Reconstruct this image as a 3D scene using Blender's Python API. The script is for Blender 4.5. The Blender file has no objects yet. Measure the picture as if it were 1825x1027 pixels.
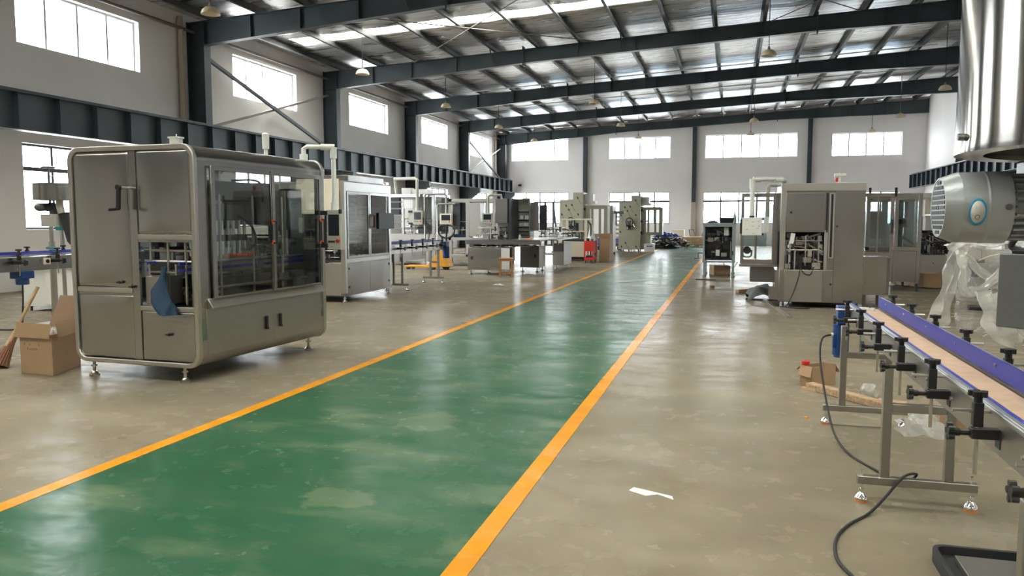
import bpy, bmesh, math, random
from mathutils import Vector, Matrix, Euler
from math import sin, cos, pi, radians
SC = bpy.context.scene; COL = SC.collection
RND = random.Random(7)
# ------------------------------------------------------------------ materials
M = {}
def mat(name, base, rough=.5, metal=0., bump=0., bscale=20., bdet=4, stretch=(1, 1, 1), var=0., vscale=3., rvar=0., spec=.5, coat=0., alpha_mix=None, sheen=0.):
    m = bpy.data.materials.new(name); m.use_nodes = True
    nt = m.node_tree; N = nt.nodes; L = nt.links
    p = N['Principled BSDF']
    p.inputs['Base Color'].default_value = (*base, 1); p.inputs['Roughness'].default_value = rough
    p.inputs['Metallic'].default_value = metal; p.inputs['Specular IOR Level'].default_value = spec
    p.inputs['Coat Weight'].default_value = coat
    if bump or var or rvar:
        tc = N.new('ShaderNodeTexCoord'); mp = N.new('ShaderNodeMapping'); mp.inputs['Scale'].default_value = stretch
        L.new(tc.outputs['Object'], mp.inputs['Vector'])
    if bump:
        n = N.new('ShaderNodeTexNoise'); n.inputs['Scale'].default_value = bscale; n.inputs['Detail'].default_value = bdet
        L.new(mp.outputs[0], n.inputs['Vector'])
        b = N.new('ShaderNodeBump'); b.inputs['Strength'].default_value = 1; b.inputs['Distance'].default_value = bump
        L.new(n.outputs[0], b.inputs['Height']); L.new(b.outputs[0], p.inputs['Normal'])
    if var or rvar:
        n2 = N.new('ShaderNodeTexNoise'); n2.inputs['Scale'].default_value = vscale; n2.inputs['Detail'].default_value = 5
        L.new(mp.outputs[0], n2.inputs['Vector'])
        if var:
            mx = N.new('ShaderNodeMix'); mx.data_type = 'RGBA'
            mx.inputs[6].default_value = (*[c * (1 - var) for c in base], 1); mx.inputs[7].default_value = (*[min(1, c * (1 + var)) for c in base], 1)
            mr = N.new('ShaderNodeMapRange'); mr.inputs[1].default_value = .3; mr.inputs[2].default_value = .7
            L.new(n2.outputs[0], mr.inputs[0]); L.new(mr.outputs[0], mx.inputs[0]); L.new(mx.outputs[2], p.inputs['Base Color'])
        if rvar:
            mr2 = N.new('ShaderNodeMapRange'); mr2.inputs[1].default_value = .3; mr2.inputs[2].default_value = .7
            mr2.inputs[3].default_value = max(.02, rough - rvar); mr2.inputs[4].default_value = rough + rvar
            L.new(n2.outputs[0], mr2.inputs[0]); L.new(mr2.outputs[0], p.inputs['Roughness'])
    M[name] = m; return m
def glassmat(name, tint, refl=.08, rough=.02, haze=0., wrinkle=0.):
    m = bpy.data.materials.new(name); m.use_nodes = True; nt = m.node_tree; N = nt.nodes; L = nt.links
    N.remove(N['Principled BSDF']); out = N['Material Output']
    t = N.new('ShaderNodeBsdfTransparent'); t.inputs[0].default_value = (*tint, 1)
    g = N.new('ShaderNodeBsdfGlossy'); g.inputs['Roughness'].default_value = rough; g.inputs[0].default_value = (.9, .9, .9, 1)
    f = N.new('ShaderNodeFresnel'); ge = N.new('ShaderNodeNewGeometry'); ir = N.new('ShaderNodeMapRange')   # thin sheet: the back face reflects like the front
    ir.inputs[3].default_value = 1.45; ir.inputs[4].default_value = 1 / 1.45; L.new(ge.outputs['Backfacing'], ir.inputs[0]); L.new(ir.outputs[0], f.inputs[0])
    ad = N.new('ShaderNodeMath'); ad.operation = 'ADD'; ad.inputs[1].default_value = refl; ad.use_clamp = True
    mx = N.new('ShaderNodeMixShader'); L.new(f.outputs[0], ad.inputs[0]); L.new(ad.outputs[0], mx.inputs[0])
    L.new(t.outputs[0], mx.inputs[1]); L.new(g.outputs[0], mx.inputs[2])
    last = mx
    if wrinkle:
        tc = N.new('ShaderNodeTexCoord'); nz = N.new('ShaderNodeTexNoise'); nz.inputs['Scale'].default_value = 26; nz.inputs['Detail'].default_value = 3; nz.inputs['Distortion'].default_value = 1.5
        L.new(tc.outputs['Object'], nz.inputs['Vector']); bp = N.new('ShaderNodeBump'); bp.inputs['Distance'].default_value = wrinkle; L.new(nz.outputs[0], bp.inputs['Height']); L.new(bp.outputs[0], g.inputs['Normal'])
    if haze:
        d = N.new('ShaderNodeBsdfDiffuse'); d.inputs[0].default_value = (.8, .8, .78, 1)
        tl = N.new('ShaderNodeBsdfTranslucent'); tl.inputs[0].default_value = (.8, .8, .78, 1)
        m1 = N.new('ShaderNodeMixShader'); L.new(d.outputs[0], m1.inputs[1]); L.new(tl.outputs[0], m1.inputs[2])
        m2 = N.new('ShaderNodeMixShader'); m2.inputs[0].default_value = haze
        L.new(mx.outputs[0], m2.inputs[1]); L.new(m1.outputs[0], m2.inputs[2]); last = m2
    L.new(last.outputs[0], out.inputs[0]); M[name] = m; return m

mat('wall', (.72, .70, .685), .85, bump=.002, bscale=60, var=.05, vscale=.6)
mat('wall_lightened', (.80, .775, .77), .85, bump=.002, bscale=60, var=.04, vscale=.6)  # same wall paint, lightened in colour where the walls catch more daylight
mat('steel_paint', (.042, .056, .068), .45, bump=.001, bscale=30, var=.18, vscale=1.5)
mat('purlin', (.034, .036, .036), .5, var=.2, vscale=2)
mat('strut', (.16, .13, .12), .5)
mat('tan_paint', (.42, .36, .30), .7)
mat('frame_white', (.55, .56, .57), .4)
mat('frame_dark', (.05, .055, .06), .4)
mat('foil', (.54, .525, .52), .33, .8, bump=.06, bscale=2.0, bdet=7, stretch=(.35, 2.4, 1), var=.34, vscale=2.4, rvar=.1)
mat('inox', (.41, .402, .392), .22, 1, bump=.020, bscale=1.25, bdet=0)
mat('inox_bright', (.56, .54, .51), .33, 1)
mat('inox_dull', (.40, .38, .35), .40, 1, bump=.006, bscale=1.5, bdet=0)
mat('inox_dark', (.20, .195, .19), .4, 1)
mat('drum', (.46, .445, .42), .13, 1, var=.06, vscale=16)
mat('alu', (.68, .69, .71), .3, 1)
mat('chrome', (.8, .8, .8), .12, 1)
mat('grey_metal', (.115, .118, .118), .45, .2)
mat('motor_grey', (.34, .365, .385), .36, .35, bump=.0006, bscale=120)
mat('grille_grey', (.62, .64, .64), .45)
mat('grey_blue', (.33, .39, .40), .5)
mat('film_green', (.40, .385, .285), .45, bump=.001, bscale=6, var=.05)
mat('green_dark', (.25, .24, .17), .45)
mat('cream', (.72, .66, .53), .5)
mat('white_plastic', (.72, .72, .70), .4)
mat('pipe_white', (.66, .68, .66), .4)
mat('panel_grey', (.46, .46, .41), .5)
mat('black', (.014, .014, .016), .42)
mat('rubber', (.02, .02, .021), .6)
mat('dark', (.03, .032, .035), .5)
mat('screen', (.025, .03, .04), .12)
mat('blue_paint', (.012, .05, .20), .35)
mat('blue_rail', (.018, .032, .34), .4)
mat('blue_cloth', (.010, .040, .090), .7, bump=.004, bscale=14)
mat('belt', (.50, .35, .25), .7, var=.08, vscale=14)
mat('orange', (.75, .12, .02), .4)
mat('orange_pad', (.70, .22, .04), .5)
mat('red', (.62, .03, .02), .35)
mat('yellow_truck', (.78, .36, .02), .4, var=.08)
mat('wood', (.42, .20, .07), .5, bump=.001, bscale=8, stretch=(1, 1, 8), var=.2, vscale=5)
mat('lumber', (.55, .38, .21), .7, var=.22, vscale=4)
mat('old_wood', (.40, .27, .165), .75, bump=.004, bscale=12, stretch=(1, 6, 6), var=.35, vscale=7)
mat('card', (.36, .235, .135), .8, var=.06, vscale=6)
mat('card_dark', (.20, .12, .065), .8)
mat('print', (.06, .045, .035), .8)
mat('print_blue', (.05, .07, .25), .6)
mat('broom_straw', (.23, .105, .06), .85, bump=.006, bscale=60, stretch=(6, 6, .6), var=.35, vscale=20)
mat('broom_stick', (.42, .27, .14), .6, var=.2, vscale=9)
mat('grey_cloth', (.13, .13, .13), .8, bump=.01, bscale=9)
mat('lamp_shade', (.72, .60, .42), .45, var=.08)
mat('lamp_dark', (.20, .19, .18), .5)
mat('purple', (.10, .08, .30), .5)
mat('sticker_blue', (.02, .28, .52), .4)
mat('sticker', (.62, .62, .62), .5)
mat('paper', (.8, .8, .8), .6)
mat('teal', (.03, .22, .22), .5)
mat('concrete_out', (.45, .45, .44), .9)
mat('facade_white', (.7, .72, .74), .8)
mat('facade_blue', (.30, .50, .68), .6)
_p = M['drum'].node_tree.nodes['Principled BSDF']; _p.inputs['Anisotropic'].default_value = .8; _p.inputs['Anisotropic Rotation'].default_value = .25
_t = M['drum'].node_tree.nodes.new('ShaderNodeTangent'); _t.direction_type = 'RADIAL'; _t.axis = 'Z'; M['drum'].node_tree.links.new(_t.outputs[0], _p.inputs['Tangent'])
glassmat('window_glass', (.92, .95, .95), .02)
glassmat('door_glass', (.74, .77, .76), .05)
glassmat('acrylic', (.62, .66, .66), .07)
glassmat('skylight', (.98, .98, .90), .0, haze=.15)
glassmat('plastic_film', (.93, .92, .90), .12, .10, haze=.34, wrinkle=.02)
glassmat('clear_plastic', (.90, .90, .88), .10, .08, haze=.10, wrinkle=.02)

GLOSS = .19
def floor_material(name, kind):
    m = bpy.data.materials.new(name); m.use_nodes = True; nt = m.node_tree; N = nt.nodes; L = nt.links
    p = N['Principled BSDF']
    tc = N.new('ShaderNodeTexCoord')
    def noise(scale, detail=5, stretch=(1, 1, 1), rough=.55):
        mp = N.new('ShaderNodeMapping'); mp.inputs['Scale'].default_value = stretch; L.new(tc.outputs['Object'], mp.inputs[0])
        n = N.new('ShaderNodeTexNoise'); n.inputs['Scale'].default_value = scale; n.inputs['Detail'].default_value = detail; n.inputs['Roughness'].default_value = rough
        L.new(mp.outputs[0], n.inputs['Vector']); return n.outputs[0]
    def rng(v, a, b, c=0., d=1.):
        r = N.new('ShaderNodeMapRange'); r.inputs[1].default_value = a; r.inputs[2].default_value = b; r.inputs[3].default_value = c; r.inputs[4].default_value = d
        L.new(v, r.inputs[0]); return r.outputs[0]
    def mix(f, a, b):
        x = N.new('ShaderNodeMix'); x.data_type = 'RGBA'; L.new(f, x.inputs[0])
        for i, s in ((6, a), (7, b)):
            if isinstance(s, tuple): x.inputs[i].default_value = (*s, 1)
            else: L.new(s, x.inputs[i])
        return x.outputs[2]
    def math_(op, a, b=None):
        x = N.new('ShaderNodeMath'); x.operation = op; x.use_clamp = False
        for i, s in ((0, a), (1, b)):
            if s is None: continue
            if isinstance(s, (int, float)): x.inputs[i].default_value = s
            else: L.new(s, x.inputs[i])
        return x.outputs[0]
    sp = N.new('ShaderNodeSeparateXYZ'); L.new(tc.outputs['Object'], sp.inputs[0])
    if kind == 'concrete':
        c = mix(rng(noise(.45, 6), .35, .65), (.212, .180, .128), (.268, .231, .172))
        c = mix(rng(noise(2.3, 6, (1, .9, 1)), .28, .80), c, (.19, .162, .118))
        c = mix(rng(noise(7.5, 3), .735, .765, 0., .6), c, (.13, .115, .09))
        c = mix(rng(noise(.9, 5, (1., 1.5, 1), .52), .50, .78), c, (.305, .268, .205))
    elif kind == 'green':
        c = mix(rng(noise(.7, 6), .3, .7), (.018, .080, .037), (.050, .118, .066))
        c = mix(rng(noise(3.2, 6, (1, 1.6, 1), .6), .34, .74, 0., .85), c, (.022, .095, .05))
        c = mix(rng(noise(1.3, 6, (1, 1.9, 1), .56), .52, .76, 0., .75), c, (.15, .20, .12))
        c = mix(rng(noise(9, 3), .73, .77, 0., .5), c, (.02, .05, .032))
        # colour turns paler and greyer towards the far end of the hall, in uneven bands
        far_pale = math_('MULTIPLY', rng(sp.outputs[1], 4., 22., 0., .62), rng(noise(.8, 5, (.5, 1.5, 1)), .25, .7, .55, 1.))
        c = mix(far_pale, c, (.235, .275, .235))
        # expansion joint and damp stains that cross the lane
        wob = math_('ADD', sp.outputs[1], rng(noise(3., 2), .3, .7, -.05, .05))
        line = rng(math_('ABSOLUTE', math_('SUBTRACT', wob, 14.05)), .03, .07, 1., 0.)
        c = mix(math_('MULTIPLY', line, .75), c, (.035, .075, .055))
        for (sx, sy, rx, ry) in ((-3.0, 14.9, .38, .35), (-1.75, 14.55, .30, .22), (-2.1, 14.7, .16, .12)):
            ex = math_('POWER', math_('DIVIDE', math_('SUBTRACT', sp.outputs[0], sx), rx), 2.0)
            ey = math_('POWER', math_('DIVIDE', math_('SUBTRACT', sp.outputs[1], sy), ry), 2.0)
            d = math_('ADD', math_('ADD', ex, ey), rng(noise(7., 3), .2, .8, -.3, .3))
            c = mix(rng(d, .8, 1.05, .7, 0.), c, (.03, .085, .055))
        for (sx, sy, rx, ry) in ((-2.15, 5.35, .22, .35), (-2.05, 3.75, .22, .16)):
            ex = math_('POWER', math_('DIVIDE', math_('SUBTRACT', sp.outputs[0], sx), rx), 2.0)
            ey = math_('POWER', math_('DIVIDE', math_('SUBTRACT', sp.outputs[1], sy), ry), 2.0)
            d = math_('ADD', math_('ADD', ex, ey), rng(noise(5., 4), .2, .8, -1.5, 1.5))
            c = mix(rng(d, .6, 1.0, .4, 0.), c, (.17, .20, .13))
    else:
        c = mix(rng(noise(3, 5), .3, .7), (.60, .24, .012), (.70, .29, .016))
        c = mix(rng(noise(14, 5, (1, .5, 1)), .66, .74), c, (.42, .22, .06))
    L.new(c, p.inputs['Base Color'])
    r = rng(noise(1.1, 6, (1, .7, 1)), .3, .7, .17, .29)
    r2 = math_('ADD', r, rng(noise(6., 5), .5, .75, 0., .10))
    p.inputs['Specular IOR Level'].default_value = 0; p.inputs['Roughness'].default_value = .8
    gl = N.new('ShaderNodeBsdfGlossy'); L.new(r2, gl.inputs['Roughness']); ms = N.new('ShaderNodeMixShader')
    lw = N.new('ShaderNodeLayerWeight'); lw.inputs[0].default_value = .5
    worn = rng(noise(2.2, 6, (.8, 2.0, 1), .6), .36, .62, .45, 1.25)   # polished and scuffed areas
    L.new(math_('MULTIPLY', rng(math_('POWER', lw.outputs['Facing'], 3.0), 0., 1., .024, GLOSS), worn), ms.inputs[0])
    L.new(p.outputs[0], ms.inputs[1]); L.new(gl.outputs[0], ms.inputs[2]); L.new(ms.outputs[0], N['Material Output'].inputs[0])
    b = N.new('ShaderNodeBump'); b.inputs['Distance'].default_value = .005; b.inputs['Strength'].default_value = .5
    h = math_('ADD', noise(3.5, 3, (1, 1.6, 1)), math_('MULTIPLY', noise(14., 3), .25)); L.new(h, b.inputs['Height']); L.new(b.outputs[0], gl.inputs['Normal'])
    M[name] = m
floor_material('floor_concrete', 'concrete'); floor_material('floor_green', 'green'); floor_material('floor_yellow', 'yellow')

# ------------------------------------------------------------------ builders
OFF = {}
def off_of(o):
    while o is not None:
        if o.name in OFF: return OFF[o.name]
        o = o.parent
    return None
def meta(o, label=None, cat=None, group=None, kind=None):
    if label: o['label'] = label
    if cat: o['category'] = cat
    if group: o['group'] = group
    if kind: o['kind'] = kind
    return o
def thing(name, label, cat, loc=(0, 0, 0), rz=0., group=None, kind=None, world=True):
    o = bpy.data.objects.new(name, None); COL.objects.link(o); o.location = loc; o.rotation_euler = (0, 0, rz); o.empty_display_size = .1
    meta(o, label, cat, group, kind)
    if world: OFF[o.name] = Vector(loc)
    return o
def copy_tree(o, parent=None):
    c = o.copy(); COL.objects.link(c)
    if parent is not None: c.parent = parent
    for ch in list(o.children): copy_tree(ch, c)
    return c
def catmull(pts, k=6):
    pts = [Vector(p) for p in pts]
    if len(pts) < 3 or k <= 1: return pts
    out = []
    for i in range(len(pts) - 1):
        p0 = pts[max(i - 1, 0)]; p1 = pts[i]; p2 = pts[i + 1]; p3 = pts[min(i + 2, len(pts) - 1)]
        for j in range(k):
            t = j / k
            out.append(.5 * ((2 * p1) + (p2 - p0) * t + (2 * p0 - 5 * p1 + 4 * p2 - p3) * t * t + (3 * p1 - p0 - 3 * p2 + p3) * t ** 3))
    out.append(pts[-1]); return out
class B:
    def __init__(s): s.bm = bmesh.new()
    def hexa(s, P):
        v = [s.bm.verts.new(p) for p in P]
        for f in ((0, 3, 2, 1), (4, 5, 6, 7), (0, 1, 5, 4), (1, 2, 6, 5), (2, 3, 7, 6), (3, 0, 4, 7)): s.bm.faces.new([v[i] for i in f])
        return s
    nb = 0
    def box(s, x0, y0, z0, x1, y1, z1):
        x0, x1 = sorted((x0, x1)); y0, y1 = sorted((y0, y1)); z0, z1 = sorted((z0, z1))
        e = .00035 * (s.nb % 6); s.nb += 1      # meeting bars never share a plane
        if min(x1 - x0, y1 - y0, z1 - z0) > .006: x0 += e; x1 -= e; y0 += e; y1 -= e; z0 += e; z1 -= e
        return s.hexa([(x0, y0, z0), (x1, y0, z0), (x1, y1, z0), (x0, y1, z0), (x0, y0, z1), (x1, y0, z1), (x1, y1, z1), (x0, y1, z1)])
    def obox(s, c, size, rot=(0, 0, 0)):
        R = Euler(rot).to_matrix(); c = Vector(c); h = [q / 2 for q in size]
        return s.hexa([c + R @ Vector((sx * h[0], sy * h[1], sz * h[2])) for sz in (-1, 1) for sx, sy in ((-1, -1), (1, -1), (1, 1), (-1, 1))])
    def bar(s, p0, p1, w, h=None, up=(0, 0, 1)):
        p0 = Vector(p0); p1 = Vector(p1); d = (p1 - p0).normalized(); up = Vector(up)
        if abs(d.dot(up)) > .98: up = Vector((0, 1, 0))
        a = d.cross(up).normalized() * (w / 2); b = a.cross(d).normalized() * ((h or w) / 2)
        return s.hexa([p0 - a - b, p0 + a - b, p0 + a + b, p0 - a + b, p1 - a - b, p1 + a - b, p1 + a + b, p1 - a + b])
    def frame_of(s, d):
        d = d.normalized(); u = Vector((0, 0, 1)) if abs(d.z) < .9 else Vector((1, 0, 0))
        a = d.cross(u).normalized(); b = d.cross(a).normalized(); return a, b
    def cyl(s, p0, p1, r0, r1=None, n=14, cap=True):
        p0 = Vector(p0); p1 = Vector(p1); r1 = r0 if r1 is None else r1; a, b = s.frame_of(p1 - p0)
        A = [s.bm.verts.new(p0 + (a * cos(2 * pi * i / n) + b * sin(2 * pi * i / n)) * r0) for i in range(n)]
        Bv = [s.bm.verts.new(p1 + (a * cos(2 * pi * i / n) + b * sin(2 * pi * i / n)) * r1) for i in range(n)]
        for i in range(n): s.bm.faces.new((A[i], A[(i + 1) % n], Bv[(i + 1) % n], Bv[i]))
        if cap: s.bm.faces.new(A[::-1]); s.bm.faces.new(Bv)
        return s
    def tube(s, pts, r, n=8, k=6):
        P = catmull(pts, k); prev = None; a0 = None
        for i, p in enumerate(P):
            d = (P[min(i + 1, len(P) - 1)] - P[max(i - 1, 0)])
            if d.length < 1e-9: continue
            d.normalize()
            if a0 is None: a, b = s.frame_of(d)
            else:
                a = (a0 - d * a0.dot(d)).normalized(); b = d.cross(a).normalized()
            a0 = a
            ring = [s.bm.verts.new(p + (a * cos(2 * pi * j / n) + b * sin(2 * pi * j / n)) * r) for j in range(n)]
            if prev:
                for j in range(n): s.bm.faces.new((prev[j], prev[(j + 1) % n], ring[(j + 1) % n], ring[j]))
            else: s.bm.faces.new(ring[::-1])
            prev = ring
        s.bm.faces.new(prev); return s
    def lathe(s, prof, origin=(0, 0, 0), axis=(0, 0, 1), n=24, close=False):
        o = Vector(origin); ax = Vector(axis).normalized(); a, b = s.frame_of(ax); rings = []
        for r, h in prof:
            if r < 1e-6: rings.append([s.bm.verts.new(o + ax * h)])
            else: rings.append([s.bm.verts.new(o + ax * h + (a * cos(2 * pi * j / n) + b * sin(2 * pi * j / n)) * r) for j in range(n)])
        if close: rings.append(rings[0])
        for q in range(len(rings) - 1):
            A, Bq = rings[q], rings[q + 1]
            for j in range(n):
                k = (j + 1) % n
                if len(A) == 1 and len(Bq) == 1: continue
                if len(A) == 1: s.bm.faces.new((A[0], Bq[j], Bq[k]))
                elif len(Bq) == 1: s.bm.faces.new((A[j], A[k], Bq[0]))
                else: s.bm.faces.new((A[j], A[k], Bq[k], Bq[j]))
        return s
    def prism(s, poly, axis, a, b):
        def P(u, v, w): return {'x': (w, u, v), 'y': (u, w, v), 'z': (u, v, w)}[axis]
        A = [s.bm.verts.new(P(u, v, a)) for u, v in poly]; C = [s.bm.verts.new(P(u, v, b)) for u, v in poly]; n = len(poly)
        s.bm.faces.new(A); s.bm.faces.new(C[::-1])
        for i in range(n): s.bm.faces.new((A[i], C[i], C[(i + 1) % n], A[(i + 1) % n]))
        return s
    def ring(s, outer, inner, axis, a, b):
        def P(u, v, w): return {'x': (w, u, v), 'y': (u, w, v), 'z': (u, v, w)}[axis]
        n = len(outer)
        V = [[s.bm.verts.new(P(u, v, w)) for u, v in q] for q in (outer, inner) for w in (a, b)]
        oa, ob, ia, ib = V
        for i in range(n):
            j = (i + 1) % n
            s.bm.faces.new((oa[i], oa[j], ob[j], ob[i])); s.bm.faces.new((ia[i], ib[i], ib[j], ia[j]))
            s.bm.faces.new((oa[i], ia[i], ia[j], oa[j])); s.bm.faces.new((ob[i], ob[j], ib[j], ib[i]))
        return s
    def grid(s, fn, nu, nv, wrap=False):
        V = [[s.bm.verts.new(fn(i / nu, j / nv)) for j in range(nv + 1)] for i in range(nu + (0 if wrap else 1))]
        for i in range(nu):
            for j in range(nv):
                k = (i + 1) % len(V) if wrap else i + 1
                s.bm.faces.new((V[i][j], V[k][j], V[k][j + 1], V[i][j + 1]))
        return s
    def done(s, name, m, parent=None, bevel=0., smooth=35, solid=0., kind=None, label=None, cat=None, group=None, sub=0):
        bmesh.ops.recalc_face_normals(s.bm, faces=s.bm.faces)
        o_ = off_of(parent)
        if o_ is not None: bmesh.ops.translate(s.bm, verts=s.bm.verts, vec=-o_)
        me = bpy.data.meshes.new(name); s.bm.to_mesh(me); s.bm.free()
        me.materials.append(M[m] if isinstance(m, str) else m)
        if smooth:
            me.shade_smooth(); me.set_sharp_from_angle(angle=radians(smooth))
        o = bpy.data.objects.new(name, me); COL.objects.link(o)
        if parent is not None: o.parent = parent
        if solid:
            q = o.modifiers.new('thick', 'SOLIDIFY'); q.thickness = solid; q.offset = 0
        if sub:
            q = o.modifiers.new('sub', 'SUBSURF'); q.levels = sub; q.render_levels = sub
        if bevel:
            q = o.modifiers.new('bevel', 'BEVEL'); q.width = bevel; q.segments = 2; q.limit_method = 'ANGLE'; q.angle_limit = radians(50); q.use_clamp_overlap = True
        return meta(o, label, cat, group, kind)
def rrect(x0, z0, x1, z1, r, n=6):
    P = []
    for cx, cz, a0 in ((x1 - r, z1 - r, 0), (x0 + r, z1 - r, 90), (x0 + r, z0 + r, 180), (x1 - r, z0 + r, 270)):
        for i in range(n + 1):
            a = radians(a0 + 90 * i / n); P.append((cx + r * cos(a), cz + r * sin(a)))
    return P
def single(name, label, cat, m, b, loc=None, group=None, kind=None, **kw):
    """a thing that is one mesh; its origin is moved to its base"""
    if loc is not None: bmesh.ops.translate(b.bm, verts=b.bm.verts, vec=-Vector(loc))
    o = b.done(name, m, None, **kw); 
    if loc is not None: o.location = loc
    return meta(o, label, cat, group, kind)
ORD = ['first', 'second', 'third', 'fourth', 'fifth', 'sixth', 'seventh', 'eighth', 'ninth', 'tenth', 'eleventh', 'twelfth', 'thirteenth', 'fourteenth', 'fifteenth', 'sixteenth', 'seventeenth', 'eighteenth', 'nineteenth', 'twentieth']

# ------------------------------------------------------------------ the hall
WL, WR, YB, YR = -14.6, 10.4, 49.2, -18.7
BAY = 7.5; COLY = [19.05 + BAY * k for k in range(-5, 5)]; COLY[-1] = 48.85
def roofz(x): return 6.95 + .052 * (x + 14)
B().box(WL - .3, YR - .3, -.2, WR + .3, YB + .3, 0).done('floor', 'floor_concrete', kind='structure', smooth=0)
single('floor_lane', 'green painted walkway running down the hall between two yellow lines', 'walkway', 'floor_green',
       B().box(-3.60, YR + .2, 0, -1.10, 47.5, .0015), kind='structure', smooth=0)
for nm, x, lb in (('left', -3.655, 'yellow painted floor line along the left edge of the green walkway'), ('right', -1.10, 'yellow painted floor line along the right edge of the green walkway')):
    single('floor_marking', lb, 'floor line', 'floor_yellow', B().box(x - .055, YR + .2, 0, x + .055, 47.5, .003), kind='structure', smooth=0)

def wall_cells(b, axis, f0, f1, u0, u1, ztop, holes):
    us = sorted({u0, u1, *[h[0] for h in holes], *[h[1] for h in holes]}); zs = sorted({0, *[h[2] for h in holes], *[h[3] for h in holes]})
    for i in range(len(us) - 1):
        a, c = us[i], us[i + 1]; zl = zs + [None]
        for j in range(len(zl) - 1):
            lo, hi = zl[j], zl[j + 1]; mu = (a + c) / 2
            if hi is not None:
                mz = (lo + hi) / 2
                if any(h[0] < mu < h[1] and h[2] < mz < h[3] for h in holes): continue
                ta = tc = hi
            else: ta, tc = ztop(a), ztop(c)
            if axis == 'x': b.hexa([(f0, a, lo), (f1, a, lo), (f1, c, lo), (f0, c, lo), (f0, a, ta), (f1, a, ta), (f1, c, tc), (f0, c, tc)])
            else: b.hexa([(a, f0, lo), (c, f0, lo), (c, f1, lo), (a, f1, lo), (a, f0, ta), (c, f0, tc), (c, f1, tc), (a, f1, ta)])
    return b
UP = (5.25, 6.5); LO = (1.30, 3.16)
lh = []
for k in range(-5, 4):
    c = 22.8 + BAY * k
    if k == 3: c -= .15
    if k >= -2: lh.append((c - 1.8, c + 1.8, *UP))
    if k >= -1: lh.append((c - 1.8, c + 1.8, *LO))
eh = [(-13.75, -10.05, 5.28, 6.62), (-7.45, -3.7, 5.28, 6.60), (-1.66, 3.57, 5.22, 6.60), (5.45, 9.15, 5.19, 6.50),
      (-13.75, -10.05, 1.30, 3.28), (-7.45, -3.72, 1.30, 3.24), (-1.73, 3.5, 1.30, 3.20), (5.4, 9.1, 1.30, 3.15)]
rh = []
wall_cells(B(), 'x', WL - .25, WL, YR - .25, YB + .25, lambda u: 7.2, lh).done('wall_left', 'wall', kind='structure', smooth=0)
wall_cells(B(), 'y', YB, YB + .25, WL, WR, lambda u: roofz(u) + .2, eh).done('wall_back', 'wall_lightened', kind='structure', smooth=0)
wall_cells(B(), 'x', WR, WR + .25, YR - .25, YB + .25, lambda u: roofz(WR) + .2, []).done('wall_right', 'wall_lightened', kind='structure', smooth=0)
wall_cells(B(), 'y', YR - .25, YR, WL, WR, lambda u: roofz(u) + .2, rh).done('wall_rear', 'wall', kind='structure', smooth=0)

NW = 0; PORTALS = []
def window(axis, f, h, panes, bars_z=(), dark=False, inward=1):
    """f: plane of the sash; h = (u0, u1, z0, z1)"""
    global NW; NW += 1
    u0, u1, z0, z1 = h; t = .05; mw = .04 if axis == 'y' else .03; fm = 'frame_dark' if dark else 'frame_white'
    loc = (f, (u0 + u1) / 2, z0) if axis == 'x' else ((u0 + u1) / 2, f, z0)
    w = thing('window_%d' % NW, None, None, loc, kind='structure')
    def bx(b, a, c, lo, hi, d=.03):
        return b.box(f - d, a, lo, f + d, c, hi) if axis == 'x' else b.box(a, f - d, lo, c, f + d, hi)
    b = B()
    for q in ((u0, u0 + t, z0, z1), (u1 - t, u1, z0, z1), (u0 + t, u1 - t, z0, z0 + t), (u0 + t, u1 - t, z1 - t, z1)): bx(b, *q)
    b.done('frame', fm, w, smooth=0)
    b = B()
    for i in range(1, panes):
        u = u0 + (u1 - u0) * i / panes; bx(b, u - mw, u + mw, z0 + t, z1 - t, .025)
    for z in bars_z: bx(b, u0 + t, u1 - t, z - mw * 1.5, z + mw * 1.5, .024)
    b.done('mullion', fm, w, smooth=0)
    bx(B(), u0 + t, u1 - t, z0 + t, z1 - t, .004).done('pane', 'window_glass', w, smooth=0)
    PORTALS.append((axis, f, h, inward))
for h in lh: window('x', WL - .18, h, 4, (h[2] + 1.32,) if h[2] < 3 else (), h[2] < 3, 1)
for i, h in enumerate(eh): window('y', YB + .16, h, 5 if i in (2, 6) else 4, (2.66,) if h[2] < 3 else (), h[2] < 3, -1)
for h in rh: window('y', YR - .16, h, 4, (2.6,) if h[2] < 3 else (), h[2] < 3, 1)

# roof: foil-faced insulation with translucent strips
STRIPS = [(22.45, 23.3, -13.6, -2.2), (7.6, 8.45, -14.0, 9.9), (.1, .95, -14.0, 9.9), (-7.4, -6.55, -14.0, 9.9)]  # only the first is in view; the others are added to brighten the hall
RZ = .21
def sag(x, y):
    t = ((x + 13.9) / 1.47) % 1.0
    return -.035 * sin(pi * t) ** 2 * (.6 + .4 * sin(y * 1.7 + x))
b = B(); ys = sorted({YR - .25, YB + .25, *[q for s_ in STRIPS for q in s_[:2]]}); 
yl = []
for a, c in zip(ys[:-1], ys[1:]):
    n = max(1, round((c - a) / .6)); yl += [a + (c - a) * i / n for i in range(n)]
yl.append(ys[-1])
xl = sorted({WL - .25, -14.0, -13.6, -2.2, 9.9, WR + .25, *[-13.9 + 1.47 * i / 4 for i in range(66)]}); xl = [x for x in xl if x <= WR + .25]
vt = {}
def rv(x, y):
    if (x, y) not in vt: vt[(x, y)] = b.bm.verts.new((x, y, roofz(x) + RZ + (sag(x, y) if WL < x < WR else 0)))
    return vt[(x, y)]
for x0, x1 in zip(xl[:-1], xl[1:]):
    for y0, y1 in zip(yl[:-1], yl[1:]):
        mx, my = (x0 + x1) / 2, (y0 + y1) / 2
        if any(s_[0] < my < s_[1] and s_[2] < mx < s_[3] for s_ in STRIPS): continue
        b.bm.faces.new((rv(x0, y0), rv(x1, y0), rv(x1, y1), rv(x0, y1)))
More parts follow.
